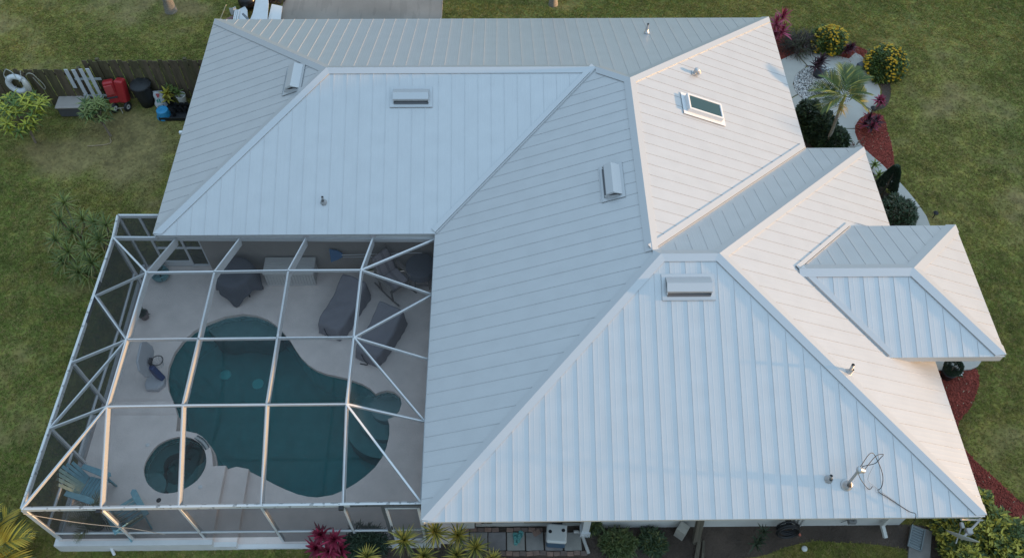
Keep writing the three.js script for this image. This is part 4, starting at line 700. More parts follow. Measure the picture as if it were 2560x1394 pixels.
{ // dump cart standing on end
  const c = gp(307, 272), t = thing('garden_cart', 'red plastic garden dump cart tipped up against the fence', 'cart', V(c.x, 0, c.z - .05), .15); t.scale.setScalar(.88); const red = std([.38, .025, .03], .35), dk = std([.05, .05, .055], .6);
  const b = new Bd(), half = (x0, x1) => { const q = [[x0, .2, 0], [x1, .2, 0], [x1 + .02, .5, .02], [x1, .98, -.2], [x0 + .0, .98, -.2], [x0, .5, .06]].map(v => V(...v)); const k = q.map(v => v.clone().add(V(0, 0, -.26))); b.quad(q[0], q[1], q[2], q[5]).quad(q[5], q[2], q[3], q[4]); for (let i = 0; i < 6; i++) b.quad(q[i], q[(i + 1) % 6], k[(i + 1) % 6], k[i]); };
  part(t, 'tub', new Bd().rbox(-.17, .62, -.12, .34, .78, .26, .07, .12, -.22).rbox(.16, .62, -.11, .3, .8, .3, .07, -.32, -.24), red);
  part(t, 'tub_panel', new Bd().rbox(-.17, .78, .015, .25, .34, .04, .03, .12, -.22), std([.42, .06, .06], .4)); part(t, 'frame', new Bd().rbox(-.17, .5, .045, .34, .06, .03, .01, .12, -.2).bar(V(-.22, .3, .0), V(-.2, .12, .12), .04, .04).bar(V(.2, .3, .0), V(.2, .12, .12), .04, .04), dk);
  part(t, 'axle', new Bd().cyl(V(-.24, .14, .16), V(.24, .14, .16), .014, .014, 8).cyl(V(-.04, .14, .16), V(.02, .03, .3), .012, .012, 6), std([.4, .37, .3], .6));
  for (const x of [-.2, .2]) { const w = part(t, 'wheel', new Bd().add(new THREE.TorusGeometry(.12, .045, 10, 26), M(x, .165, .16, Math.PI / 2 - .5)), mBlack); part(w, 'rim', new Bd().add(new THREE.CylinderGeometry(.085, .085, .05, 20), M(x, .165, .16, Math.PI / 2 - .5, Math.PI / 2)), std([.6, .6, .6], .5)); part(w, 'hub', new Bd().add(new THREE.CylinderGeometry(.02, .02, .075, 12), M(x, .165, .16, Math.PI / 2 - .5, Math.PI / 2)), mBlack); }
}
{ const c = gp(368, 268), t = thing('trash_bin', 'black plastic bin with a lid standing right of the red cart', 'bin', V(c.x, 0, c.z - .15)), m = std([.016, .017, .019], .6);
  part(t, 'body', new Bd().lathe([[0, .01], [.2, .01], [.23, .3], [.26, .7], [.27, .7]], 0, 0, 0, 24), m); part(t, 'lid', new Bd().lathe([[.285, .69], [.29, .72], [.26, .76], [.13, .8], [0, .805]], 0, 0, 0, 24).rbox(0, .8, 0, .16, .04, .05, .015).rbox(.26, .73, 0, .08, .05, .14, .01), m); }
{ // feed sack
  const c = gp(405, 265), t = thing('white_sack', 'white printed sack with red edges standing by the fence', 'sack', V(c.x, 0, c.z), .1), b = new Bd(), n = 22, rows = [];
  for (let k = 0; k <= 12; k++) { const r = [], v = k / 12, w = lerp(.17, .13, v) * (v > .85 ? 1 : 1 + .08 * Math.sin(v * 9)), d = lerp(.11, .02, Math.pow(v, 1.6)); for (let i = 0; i <= n; i++) { const a = i / n * 6.2832; r.push(V(Math.sign(Math.cos(a)) * Math.pow(Math.abs(Math.cos(a)), .6) * w + .01 * Math.sin(v * 13 + a * 3), .02 + v * .46, Math.sign(Math.sin(a)) * Math.pow(Math.abs(Math.sin(a)), .8) * d - v * .1)); } rows.push(r); }
  for (let k = 0; k < 12; k++) for (let i = 0; i < n; i++) b.quad(rows[k][i], rows[k][i + 1], rows[k + 1][i + 1], rows[k + 1][i]);
  part(t, 'bag', smooth(b.geo()), std([.52, .53, .55], .7));
  const pr = (pts, c2, n2) => { const q = new Bd(); for (let i = 1; i + 1 < pts.length; i++) q.tri(pts[0], pts[i], pts[i + 1]); part(t, n2, q, std(c2, .7)); };
  const g = [.05, .22, .17]; pr([V(-.07, .3, .075), V(-.02, .33, .06), V(-.01, .24, .1), V(-.05, .22, .105)], g, 'print'); pr([V(.0, .34, .058), V(.05, .32, .066), V(.04, .22, .105), V(.015, .22, .108)], g, 'print'); pr([V(-.08, .14, .125), V(.07, .14, .125), V(.07, .1, .126), V(-.08, .1, .126)], [.2, .4, .42], 'print'); pr([V(-.05, .46, -.02), V(.06, .45, -.02), V(.03, .37, .045), V(-.02, .37, .045)], [.3, .05, .05], 'print');
}
{ const c = gp(411, 290), t = thing('plastic_tub', 'bright blue plastic tub turned upside down by the fence', 'tub', V(c.x, 0, c.z)), m = std([.03, .24, .44], .35); part(t, 'tub', new Bd().lathe([[0, .26], [.14, .26], [.16, .25], [.165, .23], [.19, .05], [.21, .045], [.212, 0], [.2, 0]], 0, 0, 0, 28), m); part(t, 'base_ring', new Bd().lathe([[.05, .262], [.06, .268], [.09, .266], [.1, .261]], 0, 0, 0, 24), m); }
{ const c = gp(445, 283), t = thing('nursery_tray', 'black tray of empty plant pots beside the blue tub', 'tray', V(c.x + .05, 0, c.z)); part(t, 'tray', new Bd().rbox(0, .03, 0, 1.0, .05, .62, .01).box(0, .08, .3, 1.0, .08, .02).box(-.49, .08, 0, .02, .08, .62), mBlack); for (let k = 0; k < 9; k++) part(t, 'pot', new Bd().lathe([[.05, .05], [.065, .18], [.075, .18], [.06, .16], [.045, .06]], -.12 + (k % 4) * .15, 0, -.18 + Math.floor(k / 4) * .16, 14), mBlack); }
{ const c = gp(464, 260), t = thing('bucket', 'white bucket with a leafy plant by the house corner', 'bucket', V(c.x - .05, 0, c.z)); part(t, 'bucket', new Bd().lathe([[0, .01], [.1, .01], [.13, .33], [.138, .33], [.138, .35], [.12, .35], [.115, .27], [0, .27]], 0, 0, 0, 24), std([.55, .54, .5], .5)); const L = new Lf(); setSeed(63); for (let k = 0; k < 3; k++) rosette(L, V(-.05 + k * -.12, .4 + k * .06, -.04 * k), 11, .2, .05, () => vary([.1, .14, .03], .3), .9, .6, 3); L.mesh(t, 'foliage'); part(t, 'stem', new Bd().cyl(V(0, .25, 0), V(-.1, .42, -.03), .012, .01, 6), mBark); }
{ const c = gp(428, 262), t = thing('potted_plant', 'small plant with bright yellow leaves behind the white sack', 'plant', V(c.x, 0, c.z)); part(t, 'pot', new Bd().lathe([[0, 0], [.08, 0], [.11, .2], [.12, .2], [.1, .17], [0, .17]], 0, 0, 0, 16), mBlack); const L = new Lf(); setSeed(64); rosette(L, V(0, .42, 0), 14, .24, .06, () => vary([.32, .27, .03], .3), .8, .7, 3); rosette(L, V(-.03, .25, .05), 10, .22, .06, () => vary([.3, .26, .03], .3), .7, .8, 3); L.mesh(t, 'foliage'); part(t, 'stem', new Bd().cyl(V(0, .15, 0), V(0, .44, 0), .012, .01, 6), mBark); }
// young mango trees
function mango(name, label, base, top, r, n, c1, c2, sd, spread) {
  const t = thing(name, label, 'tree', base); setSeed(sd); const d = top.clone().sub(base);
  part(t, 'trunk', new Bd().cyl(V(0, 0, 0), d.clone().multiplyScalar(.5), .035, .025, 9).cyl(d.clone().multiplyScalar(.5), d.clone().multiplyScalar(.95), .025, .014, 8), mBark);
  const L = new Lf(), br = new Bd();
  for (let i = 0; i < n; i++) {
    const a = i * 2.39996 + rr(-.5, .5), u = rr(-.55, 1), q = Math.sqrt(1 - u * u) * rr(.55, 1.1), o = V(d.x + Math.cos(a) * q * r * spread, d.y + u * r * .75, d.z + Math.sin(a) * q * r);
    br.cyl(d.clone().multiplyScalar(rr(.45, .9)), o, .012, .006, 5);
    const young = rnd() < .4 ? 1 : 0; rosette(L, o, 13, rr(.2, .28), .042, k => vary(young && k > .35 ? c2 : rnd() < .3 ? c2 : c1, .3), .55, 1.0, 3);
  }
  part(t, 'branch', br, mBark); L.mesh(t, 'crown', { transmission: .0 });
}
mango('mango_tree', 'young broad-leaved tree with bright yellow-green leaves at the left edge', gp(88, 356), at(52, 284, 1.0), .58, 48, [.075, .125, .02], [.33, .34, .035], 66, 1.15);
mango('mango_tree', 'small dark-leaved sapling leaning left in front of the storage tote', gp(276, 340), at(238, 280, .75), .36, 24, [.065, .11, .03], [.14, .17, .045], 67, 1.05);
{ const a = [[274, 345], [276, 356], [268, 360], [245, 363], [218, 365]].map(q => at(q[0], q[1], .02)), o = a[4]; solo('garden_stake', 'pale bent cane lying on the lawn below the small sapling', 'stick', new Bd().tube(a.map(p => p.clone().sub(o)), .014, 6, 24), std([.36, .27, .17], .9), o); }
// spiky dragon trees by the enclosure
function dragon(label, base, heads, sd) {
  const t = thing('dragon_tree', label, 'shrub', base, 0, 'spiky dragon trees left of the enclosure'); setSeed(sd); const st = new Bd();
  heads.forEach(([hx, hy, h]) => { const p = at(hx, hy, h).sub(base); st.tube([V(0, 0, 0), V(p.x * .3 + .04, p.y * .4, p.z * .3), V(p.x * .8, p.y * .7, p.z * .8), p], .018, 6, 10); const L = new Lf(); rosette(L, p, 44, rr(.36, .5), .02, k => vary(k < .3 && rnd() < .6 ? [.24, .2, .07] : rnd() < .4 ? [.19, .22, .05] : [.095, .135, .035], .3), .85, 1.15, 4); L.mesh(t, 'leaf_rosette'); });
  part(t, 'stem', st, mBark);
}
dragon('spiky green dragon tree farthest from the house, the topmost of the clump', gp(200, 600), [[161, 511, .9], [208, 552, .8], [152, 554, .7], [182, 582, .6]], 101);
dragon('spiky green dragon tree touching the corner of the screen enclosure', gp(268, 640), [[237, 561, .9], [266, 566, 1.0], [250, 604, .8], [270, 600, .5]], 102);
dragon('spiky green dragon tree on the lawn side of the clump', gp(185, 655), [[140, 602, .8], [172, 633, .7], [160, 658, .5]], 103);
dragon('spiky green dragon tree nearest the left screen wall, lowest of the clump', gp(238, 690), [[215, 625, .9], [230, 660, .8], [198, 684, .55], [222, 690, .4]], 104);
// feather-leaf palms
function frond(L, p, dir, len, droop, wid, colf, n = 26, vee = .5) {
  const d = dir.clone().normalize(); let s = d.clone().cross(V(0, 1, 0)).normalize(), a = p.clone(); const spine = [a.clone()];
  for (let i = 0; i < n; i++) { const u = i / (n - 1), l = wid * Math.sin(Math.PI * clamp(.12 + u * .84, 0, 1)) * rr(.85, 1.1), up = s.clone().cross(d).normalize(); if (u > .12) for (const k of [-1, 1]) L.blade(a, s.clone().multiplyScalar(k).addScaledVector(d, .75 + u * .8).addScaledVector(up, vee), l, l * .085, .55, vary(colf(u), .22), 3); a.addScaledVector(d, len / n); d.y -= droop / n; d.normalize(); s = d.clone().cross(V(0, 1, 0)).normalize(); spine.push(a.clone()); }
  return spine;
}
function palm(name, label, base, top, fr, trunkR, colf, opt = {}) {
  const t = thing(name, label, 'palm tree', base); const d = top.clone().sub(base), mid = d.clone().multiplyScalar(.55).add(V(opt.bow ?? 0, 0, 0)); setSeed(opt.seed ?? 5);
  const pts = [V(0, 0, 0), d.clone().multiplyScalar(.25).add(V((opt.bow ?? 0) * .7, 0, 0)), mid, d]; 
  for (let i = 0; i < 10; i++) { const c = new THREE.CatmullRomCurve3(pts), a = c.getPoint(i / 10), b = c.getPoint((i + 1) / 10); if (!i) part(t, 'trunk', (() => { const q = new Bd(); for (let k = 0; k < 22; k++) { const A = c.getPoint(k / 22), B = c.getPoint((k + 1) / 22); q.cyl(A, B, trunkR * (1 - .3 * k / 22) * 1.06, trunkR * (1 - .3 * k / 22) * .97, 14); } return q; })(), opt.bark ?? mBark); }
  if (opt.shaft) part(t, 'crown_shaft', new Bd().cyl(d, d.clone().add(V(.02, .35, 0)), trunkR * .95, trunkR * .5, 12), std([.2, .22, .06], .5));
  const o = d.clone().add(V(0, opt.shaft ? .3 : 0, 0)), rach = new Bd();
  for (const [az, el, len, dr] of fr) { const L = new Lf(), sp = frond(L, o, V(Math.cos(az) * Math.cos(el), Math.sin(el), Math.sin(az) * Math.cos(el)), len, dr, opt.leaf ?? .36, colf, opt.n ?? 26, opt.vee ?? .5); const f = L.mesh(t, 'frond'); part(f, 'midrib', new Bd().tube(sp.filter((_, i) => i % 4 === 0), .009, 5, 12), std([.2, .2, .06], .6)); }
  return t;
}
{ // palm at the near left corner: only its fronds reach into view
  const base = gp(-5, 1410), fr = []; setSeed(71); for (let k = 0; k < 16; k++) fr.push([k * 2.4 + .3, rr(.25, 1.15), rr(.95, 1.35), rr(1.0, 1.6)]);
  palm('areca_palm', 'yellow-green feathery palm at the near left corner of the enclosure', base, base.clone().add(V(0, .55, 0)), fr, .05, () => rnd() < .55 ? [.5, .36, .04] : rnd() < .5 ? [.2, .19, .03] : [.07, .095, .025], { seed: 72, leaf: .5, n: 24 });
}
{ const p = at(238, 1262, DU + .35), base = V(p.x, DU, -.62), t = thing('potted_palm', 'potted olive-green palm inside the near left corner of the enclosure', 'plant', base); part(t, 'pot', new Bd().lathe([[0, 0], [.12, 0], [.16, .24], [.17, .24], [.15, .2], [0, .2]], 0, 0, 0, 18), std([.12, .11, .1], .7)); setSeed(73);
  for (let k = 0; k < 11; k++) { const L = new Lf(), el = rr(.3, 1.2), az = k * 2.4; frond(L, V(0, .22, 0), V(Math.cos(az) * Math.cos(el), Math.sin(el), Math.sin(az) * Math.cos(el) * .6), rr(.5, .8), 1.2, .22, () => [.1, .1, .035], 16); L.mesh(t, 'frond'); } }
// palms at the far side: their trunks stand in view, crowns above the frame
const mPalmBark = std([1, 1, 1], .95, { map: tex(128, .6, (u, v) => { const k = .7 + .5 * fbm(u * 10, v * 14, 111, 3) - (Math.sin(v * 60) > .8 ? .25 : 0); return [.27 * k, .24 * k, .2 * k]; }) });
for (const [x, y, r, lab, sd] of [[427, 27, .155, 'palm trunk rising from the far lawn left of the driveway', 74], [1383, 11, .12, 'palm trunk at the top edge behind the long north roof', 75]]) {
  const base = gp(x, y), fr = []; setSeed(sd); for (let k = 0; k < 9; k++) fr.push([k * 2.4, rr(.1, 1), rr(2, 2.6), 1.4]);
  const t = palm('cabbage_palm', lab, base, base.clone().add(V(.25, 6.5, -.2)), fr, r, () => [.06, .085, .025], { seed: sd, leaf: .8, n: 18, bark: mPalmBark });
  part(t, 'root_flare', new Bd().lathe([[r * 1.28, 0], [r * 1.12, .12], [r * 1.0, .3]], 0, 0, 0, 16), mPalmBark);
}
// scrap from the re-roofing, piled at the driveway
{
  const m = std([1, 1, 1], .5, { map: mottle(128, 1, [.6, .62, .63], .06, 6, .5, 121) }), sheet = (pts, y, th, name, label, mat = m, tilt) => { const q = pts.map(a => at(a[0], a[1], y)), c = q.reduce((s, v) => s.add(v), V(0, 0, 0)).multiplyScalar(1 / q.length); const b = slabGeo(q.map(v => new THREE.Vector2(v.x - c.x, v.z - c.z)), 0, th); const o = solo(name, label, 'scrap', b, mat, V(c.x, y, c.z)); if (tilt) { o.rotation.x = tilt[0]; o.rotation.z = tilt[1]; } return o; };
  sheet([[642, -14], [668, -14], [671, 8], [666, 64], [622, 64], [624, 47], [631, 32]], .34, .03, 'metal_sheet', 'widest white metal sheet in the scrap pile beside the driveway', m, [.03, .05]);
  sheet([[679, 11], [705, 14], [699, 60], [667, 60]], .22, .03, 'metal_sheet', 'white metal sheet of the scrap pile lying against the driveway edge', m, [.0, -.12]);
  sheet([[591, 26], [612, 17], [618, 26], [619, 60], [578, 60]], .2, .025, 'metal_sheet', 'white metal offcut at the left of the scrap pile', m, [.06, .08]);
  { const c = at(582, 25, .2), t = thing('metal_offcut', 'small bent white flashing piece standing at the left of the scrap pile', 'scrap', V(c.x, .03, c.z)); part(t, 'leaf', new Bd().box(-.05, .12, 0, .12, .25, .008), m); part(t, 'leaf', new Bd().box(.05, .13, -.02, .1, .27, .008, .6), m); }
  for (const [a, b, k] of [[582, 50, .3], [586, 50, .28], [591, 50, .27]]) { const p = at(a + 6, 24 + k, .24), q = at(a, b + 6, .24); solo('trim_strip', 'white trim strip lying across the left side of the scrap pile', 'scrap', new Bd().bar(V(0, 0, 0), q.clone().sub(p), .035, .02), m, p, 0, 'trim strips on the scrap pile'); }
  { const p = at(565, 11, .3), q = at(549, 50, .04); solo('wooden_pole', 'thin pale wooden pole propped at the left end of the scrap pile', 'pole', new Bd().cyl(V(0, 0, 0), q.clone().sub(p), .016, .016, 8), std([.42, .34, .2], .8), p); }
  { const p = at(560, 42, .1); solo('wooden_board', 'reddish-brown board at the left end of the scrap pile', 'board', new Bd().rbox(.1, .03, .05, .5, .04, .14, .008, .7), std([.2, .12, .11], .9), V(p.x, 0, p.z)); }
  { const p = at(606, 34, .42), q = at(622, 50, .42); solo('metal_strip', 'dark grey metal strip lying across the scrap pile', 'scrap', new Bd().bar(V(0, 0, 0), q.clone().sub(p), .06, .03), std([.13, .15, .17], .5), p); }
  { const c = gp(622, 22), t = thing('trash_bag', 'shiny black trash bag behind the white scrap sheets', 'trash bag', V(c.x, 0, c.z - .1)), g = new THREE.IcosahedronGeometry(.3, 4), p = g.attributes.position; for (let i = 0; i < p.count; i++) { const v = V(p.getX(i), p.getY(i), p.getZ(i)), k = .8 + .35 * fbm(v.x * 7 + 9, v.z * 7 + v.y * 6 + 9, 122, 3); p.setXYZ(i, v.x * k, v.y * k * .95 + .24, v.z * k); } part(t, 'bag', smooth(new Bd().add(g).geo()), std([.012, .012, .014], .28)); part(t, 'knot', new Bd().sph(0, .52, 0, .05, .07, .05, 10), mBlack); }
  { const c = gp(690, 4); setSeed(123); const L = new Lf(); for (let i = 0; i < 220; i++) L.blade(V(rr(-.4, .3), rr(.02, .2), rr(-.4, .2)), V(rr(-1, 1), rr(.1, .7), rr(-1, 1)), rr(.12, .3), .03, .8, vary(rnd() < .3 ? [.06, .03, .025] : [.03, .025, .018], .4), 2); const t = thing('leaf_heap', 'heap of dark dead fronds between the scrap pile and the driveway', 'leaf heap', c); L.mesh(t, 'leaves'); }
  { const c = gp(636, 4), t = thing('clay_pot', 'terracotta pot lying behind the white scrap sheets', 'flower pot', V(c.x, .1, c.z)); part(t, 'pot', new Bd().add(new THREE.LatheGeometry([[0, 0], [.07, 0], [.1, .2], [.12, .2], [.12, .25], [.1, .25], [.09, .2]].map(q => new THREE.Vector2(...q)), 18), M(0, .02, 0, 0, 1.2)), std([.4, .2, .11], .85)); }
}

// ------------------------------------------------------------------ front garden (right)
function bush(name, label, category, c, r, clumps, per, len, w, colf, opt = {}, group) {
  const t = thing(name, label, category, V(c.x, 0, c.z), 0, group), L = new Lf(); setSeed(opt.seed ?? 200); const [rx, ry, rz] = r;
  crown(L, V(0, opt.cy ?? ry * .45, 0), rx, ry, rz, clumps, per, len, w, colf, { low: -.3, ...opt }); L.mesh(t, 'foliage');
  const st = new Bd(); for (let i = 0; i < 7; i++) { const a = i * .9, e = V(Math.cos(a) * rx * rr(.3, .6), ry * rr(.6, 1.0), Math.sin(a) * rz * rr(.3, .6)); st.cyl(V(rr(-.04, .04), 0, rr(-.04, .04)), e, .014, .006, 5); } part(t, 'stem', st, mBark);
  return t;
}
for (const [x, y, r, lab, sd] of [[2067, 105, .5, 'rounded yellow-flowering bush on the far side of the round path, the left one', 201], [2204, 165, .6, 'rounded yellow-flowering bush on the outer side of the round path, the right one', 202]]) {
  const c = gp(x, y + 14), t = bush('flowering_bush', lab, 'bush', c, [r, r * .82, r * .92], 1500, 4, .1, .038, () => rnd() < .25 ? [.13, .16, .025] : [.055, .09, .02], { seed: sd, shell: true, droop: .5, cy: r * .42, low: -.45 }, 'yellow-flowering bushes');
  const L = new Lf(); for (let i = 0; i < 430; i++) { const u = rr(-.3, 1), a = rr(0, 6.283), q = Math.sqrt(1 - u * u), d = V(q * Math.cos(a), u, q * Math.sin(a)), lump = .78 + .5 * vnoise(d.x * 2.2 + 10 + 1, d.z * 2.2 + d.y * 1.7 + 20, 1), k = rr(.92, 1.06) * lump, o = V(d.x * r * k, r * .42 + d.y * r * .82 * k + .02, d.z * r * .92 * k), cc = vary(rnd() < .8 ? [.62, .38, .02] : [.5, .42, .06], .2); for (let j = 0; j < 5; j++) { const b = j * 1.257 + rr(0, .5); L.blade(o, V(Math.cos(b), .5, Math.sin(b)).addScaledVector(d, .6), .05, .036, .2, cc, 2); } }
  L.mesh(t, 'flowers').userData.kind = 'stuff';
}
function cordyline(label, heads, c1, c2, sd, len = .36, group) {
  const b = gp(heads[0][0], heads[0][1] + 8), t = thing('cordyline', label, 'plant', b, 0, group), st = new Bd(); setSeed(sd);
  for (const [x, y, h, s] of heads) { const p = at(x, y, h).sub(b), L = new Lf(); st.tube([V(p.x * .4, 0, p.z * .4), V(p.x * .8, p.y * .5, p.z * .8), p], .016, 6, 8); rosette(L, p, 24, len * (s ?? 1), .05 * (s ?? 1), () => vary(rnd() < .5 ? c1 : c2, .3), .95, .55, 4); L.mesh(t, 'leaf_rosette'); }
  part(t, 'stem', st, mBark); return t;
}
const RED = [.25, .025, .055], DRED = [.12, .018, .035], PINK = [.36, .06, .12], PUR = [.035, .014, .022];
cordyline('tall pinkish-red cordyline at the far corner of the white roof', [[1940, 62, .8], [1957, 45, .7], [1955, 82, .6], [1938, 88, .45]], RED, PINK, 211);
cordyline('dark purple cordyline standing in the white pebble bed', [[2052, 156, .55], [2040, 168, .4]], PUR, [.06, .02, .03], 212, .34);
cordyline('small pink-red cordyline on the curved edge right of the palm', [[2198, 252, .3], [2204, 258, .25, .8]], PINK, RED, 213, .24);
cordyline('low red cordyline at the head of the red mulch bed', [[2172, 298, .3], [2190, 305, .3], [2162, 312, .25, .8], [2180, 318, .3]], RED, PUR, 214, .27);
cordyline('dark cordyline between the two yellow-flowering bushes', [[2128, 122, .3], [2118, 126, .25]], PUR, DRED, 215, .24);
bush('ornamental_grass', 'dark purple-brown mound of grass left of the yellow bushes', 'grass', gp(1996, 125), [.42, .34, .34], 160, 5, .3, .014, () => rnd() < .35 ? [.05, .055, .02] : [.045, .028, .024], { seed: 216, droop: 1.2, out: 1.1, seg: 3 });
{ const c = gp(2048, 190), t = thing('garden_boulder', 'dark boulder at the foot of the purple cordyline', 'rock', V(c.x, 0, c.z)), g = new THREE.IcosahedronGeometry(.17, 3), p = g.attributes.position; for (let i = 0; i < p.count; i++) { const v = V(p.getX(i), p.getY(i), p.getZ(i)), k = .8 + .4 * fbm(v.x * 6 + 4, v.z * 6 + v.y * 5 + 4, 217, 2); p.setXYZ(i, v.x * k * 1.1, v.y * k * .8 + .1, v.z * k); } part(t, 'rock', new Bd().add(g), std([.05, .055, .065], .7)); }
{ const c = gp(2151, 172), t = thing('landscape_box', 'small dark box light on the path beside the palm', 'garden light', V(c.x, .03, c.z), .5); part(t, 'housing', new Bd().rbox(0, .09, 0, .22, .16, .2, .02), std([.05, .06, .075], .5)); part(t, 'lens', new Bd().box(0, .1, .102, .16, .08, .006), mGlassDark); }
{ const c = gp(2176, 287), t = thing('path_light', 'small black path light at the edge of the red mulch', 'path light', c); part(t, 'stake', new Bd().cyl(V(0, 0, 0), V(0, .26, 0), .012, .012, 8), mBlack); part(t, 'shade', new Bd().lathe([[0, .34], [.02, .335], [.075, .28], [.075, .265], [0, .265]], 0, 0, 0, 18), mBlack); part(t, 'lamp_glass', new Bd().cyl(V(0, .22, 0), V(0, .265, 0), .03, .03, 12), mGlassDark); }
{ const c = gp(2333, 545), t = thing('path_light', 'small black path light on the lawn edge beyond the entrance roof', 'path light', c); part(t, 'stake', new Bd().cyl(V(0, 0, 0), V(0, .2, 0), .012, .012, 8), mBlack); part(t, 'shade', new Bd().lathe([[0, .28], [.02, .275], [.07, .22], [.07, .21], [0, .21]], 0, 0, 0, 18), mBlack); }
// slender palm by the walk
{ const base = gp(2056, 380), top = at(2103, 262, 1.78), fr = [[-2.75, .35, .95, 1.0], [-2.2, .62, .9, 1.1], [-1.6, .8, .95, .9], [-1.15, .75, .95, .9], [-.75, .55, 1.0, .9], [-.35, .3, .85, 1.2], [.25, .15, .7, 1.4], [2.75, .2, .75, 1.3], [3.3, .3, .95, 1.1]];
  const t = palm('palm_tree', 'slender palm with a green crown leaning over the pebble bed', base, top, fr, .05, u => rnd() < .18 ? [.26, .24, .05] : rnd() < .4 ? [.11, .145, .03] : [.06, .095, .022], { seed: 221, leaf: .42, n: 22, bow: .04, shaft: true, vee: .6, bark: mPalmBark });
  const L = new Lf(), o = top.clone().sub(base); for (let k = 0; k < 60; k++) L.blade(o.clone().add(V(rr(-.06, .08), rr(-.18, .1), rr(-.02, .1))), V(rr(-.6, .9), rr(-.9, .2), rr(-.2, 1)), rr(.12, .34), .012, .7, vary([.34, .27, .07], .25), 3); L.mesh(t, 'flower_stalk'); }
const HEDGE = () => rnd() < .3 ? [.035, .06, .018] : [.018, .036, .013];
for (const [x, y, rx, ry, rz, lab, sd] of [[2012, 300, .35, .62, .42, 'dark green clipped shrub by the roof corner, farthest from the palm trunk', 231], [2040, 330, .45, .62, .45, 'dark green clipped shrub at the foot of the slender palm', 232], [2075, 362, .42, .55, .4, 'dark green clipped shrub nearest the inner roof corner right of the palm trunk', 233]]) bush('hedge_shrub', lab, 'shrub', gp(x, y + 12), [rx, ry, rz], 800, 4, .09, .045, HEDGE, { seed: sd, shell: true, droop: .3, low: -.6 }, 'dark shrubs along the house by the walk');
{ const c = gp(2203, 492), t = thing('cone_topiary', 'tall dark green cone-shaped topiary beside the front walk', 'topiary', V(c.x, 0, c.z)), L = new Lf(); setSeed(241); for (let i = 0; i < 3600; i++) { const h = Math.pow(rnd(), 1.25), a = rr(0, 6.283), r = .31 * Math.pow(1 - h, .62) * rr(.86, 1.03) + .01; L.blade(V(Math.cos(a) * r, .06 + h * 1.12, Math.sin(a) * r), V(Math.cos(a), .8, Math.sin(a)), .06, .034, .3, vary([.016, .034, .013], .4), 2); } L.mesh(t, 'foliage'); part(t, 'trunk', new Bd().cyl(V(0, 0, 0), V(0, .9, 0), .03, .015, 8), mBark); }
for (const [x, y, lab, sd] of [[2180, 425, 'small yellow-green seedling by the white roof edge, above the cone topiary', 242], [2190, 452, 'small yellow-green seedling tucked between the roof edge and the cone topiary', 243]]) { const c = gp(x, y), t = thing('seedling', lab, 'plant', c), L = new Lf(); setSeed(sd); rosette(L, V(0, .2, 0), 16, .2, .04, () => vary([.15, .19, .04], .3), .8, .8, 3); L.mesh(t, 'leaf_rosette'); part(t, 'stem', new Bd().cyl(V(0, 0, 0), V(0, .22, 0), .012, .01, 6), mBark); }
bush('green_shrub', 'grey-green rounded shrub between the walk and the entrance roof', 'shrub', gp(2236, 556), [.46, .5, .52], 1000, 4, .085, .035, () => rnd() < .25 ? [.08, .085, .05] : [.03, .055, .022], { seed: 244, shell: true, droop: .4, low: -.5 });
{ const c = gp(2130, 372), t = thing('twig_plant', 'thin reddish twiggy plant on the walk near the roof corner', 'plant', c), L = new Lf(); setSeed(245); const st = new Bd(); for (let k = 0; k < 7; k++) { const e = V(rr(-.25, .3), rr(.15, .35), rr(-.2, .1)); st.cyl(V(0, 0, 0), e, .006, .004, 4); for (let j = 0; j < 5; j++) L.blade(e.clone().multiplyScalar(rr(.5, 1)), V(rr(-1, 1), .4, rr(-1, 1)), .06, .03, .4, vary([.12, .05, .03], .4), 2); } part(t, 'stem', st, mBark); L.mesh(t, 'foliage'); }
{ const c = gp(2366, 940), t = thing('ball_topiary', 'dark green ball topiary below the entrance roof', 'topiary', V(c.x, 0, c.z)), L = new Lf(); setSeed(246); for (let i = 0; i < 1900; i++) { const u = rr(-.9, 1), a = rr(0, 6.283), q = Math.sqrt(1 - u * u), d = V(q * Math.cos(a), u, q * Math.sin(a)); L.blade(d.clone().multiplyScalar(.19 * rr(.86, 1.02)).add(V(0, .42, 0)), d.clone().add(V(rr(-.6, .6), rr(-.4, .6), rr(-.6, .6))), .036, .02, .3, vary([.016, .034, .013], .4), 2); } L.mesh(t, 'foliage'); part(t, 'stem', new Bd().cyl(V(0, .1, 0), V(0, .4, 0), .02, .02, 8), mBark); part(t, 'pot', new Bd().lathe([[0, 0], [.13, 0], [.17, .22], [.18, .24], [.15, .24], [0, .2]], 0, 0, 0, 20), mBlack); }
{ const c = gp(2388, 940), t = thing('white_flowers', 'small white flowers at the foot of the ball topiary', 'flowers', c), L = new Lf(), F = new Lf(); setSeed(247); for (let i = 0; i < 40; i++) { const o = V(rr(-.14, .12), rr(.05, .14), rr(-.1, .08)); L.blade(o, V(rr(-1, 1), .6, rr(-1, 1)), .07, .03, .5, vary([.04, .07, .025], .3), 2); if (i < 14) for (let j = 0; j < 5; j++) F.blade(o.clone().add(V(0, .05, 0)), V(Math.cos(j * 1.26), .5, Math.sin(j * 1.26)), .025, .02, .2, [.6, .58, .56], 2); } L.mesh(t, 'foliage'); F.mesh(t, 'flowers'); }
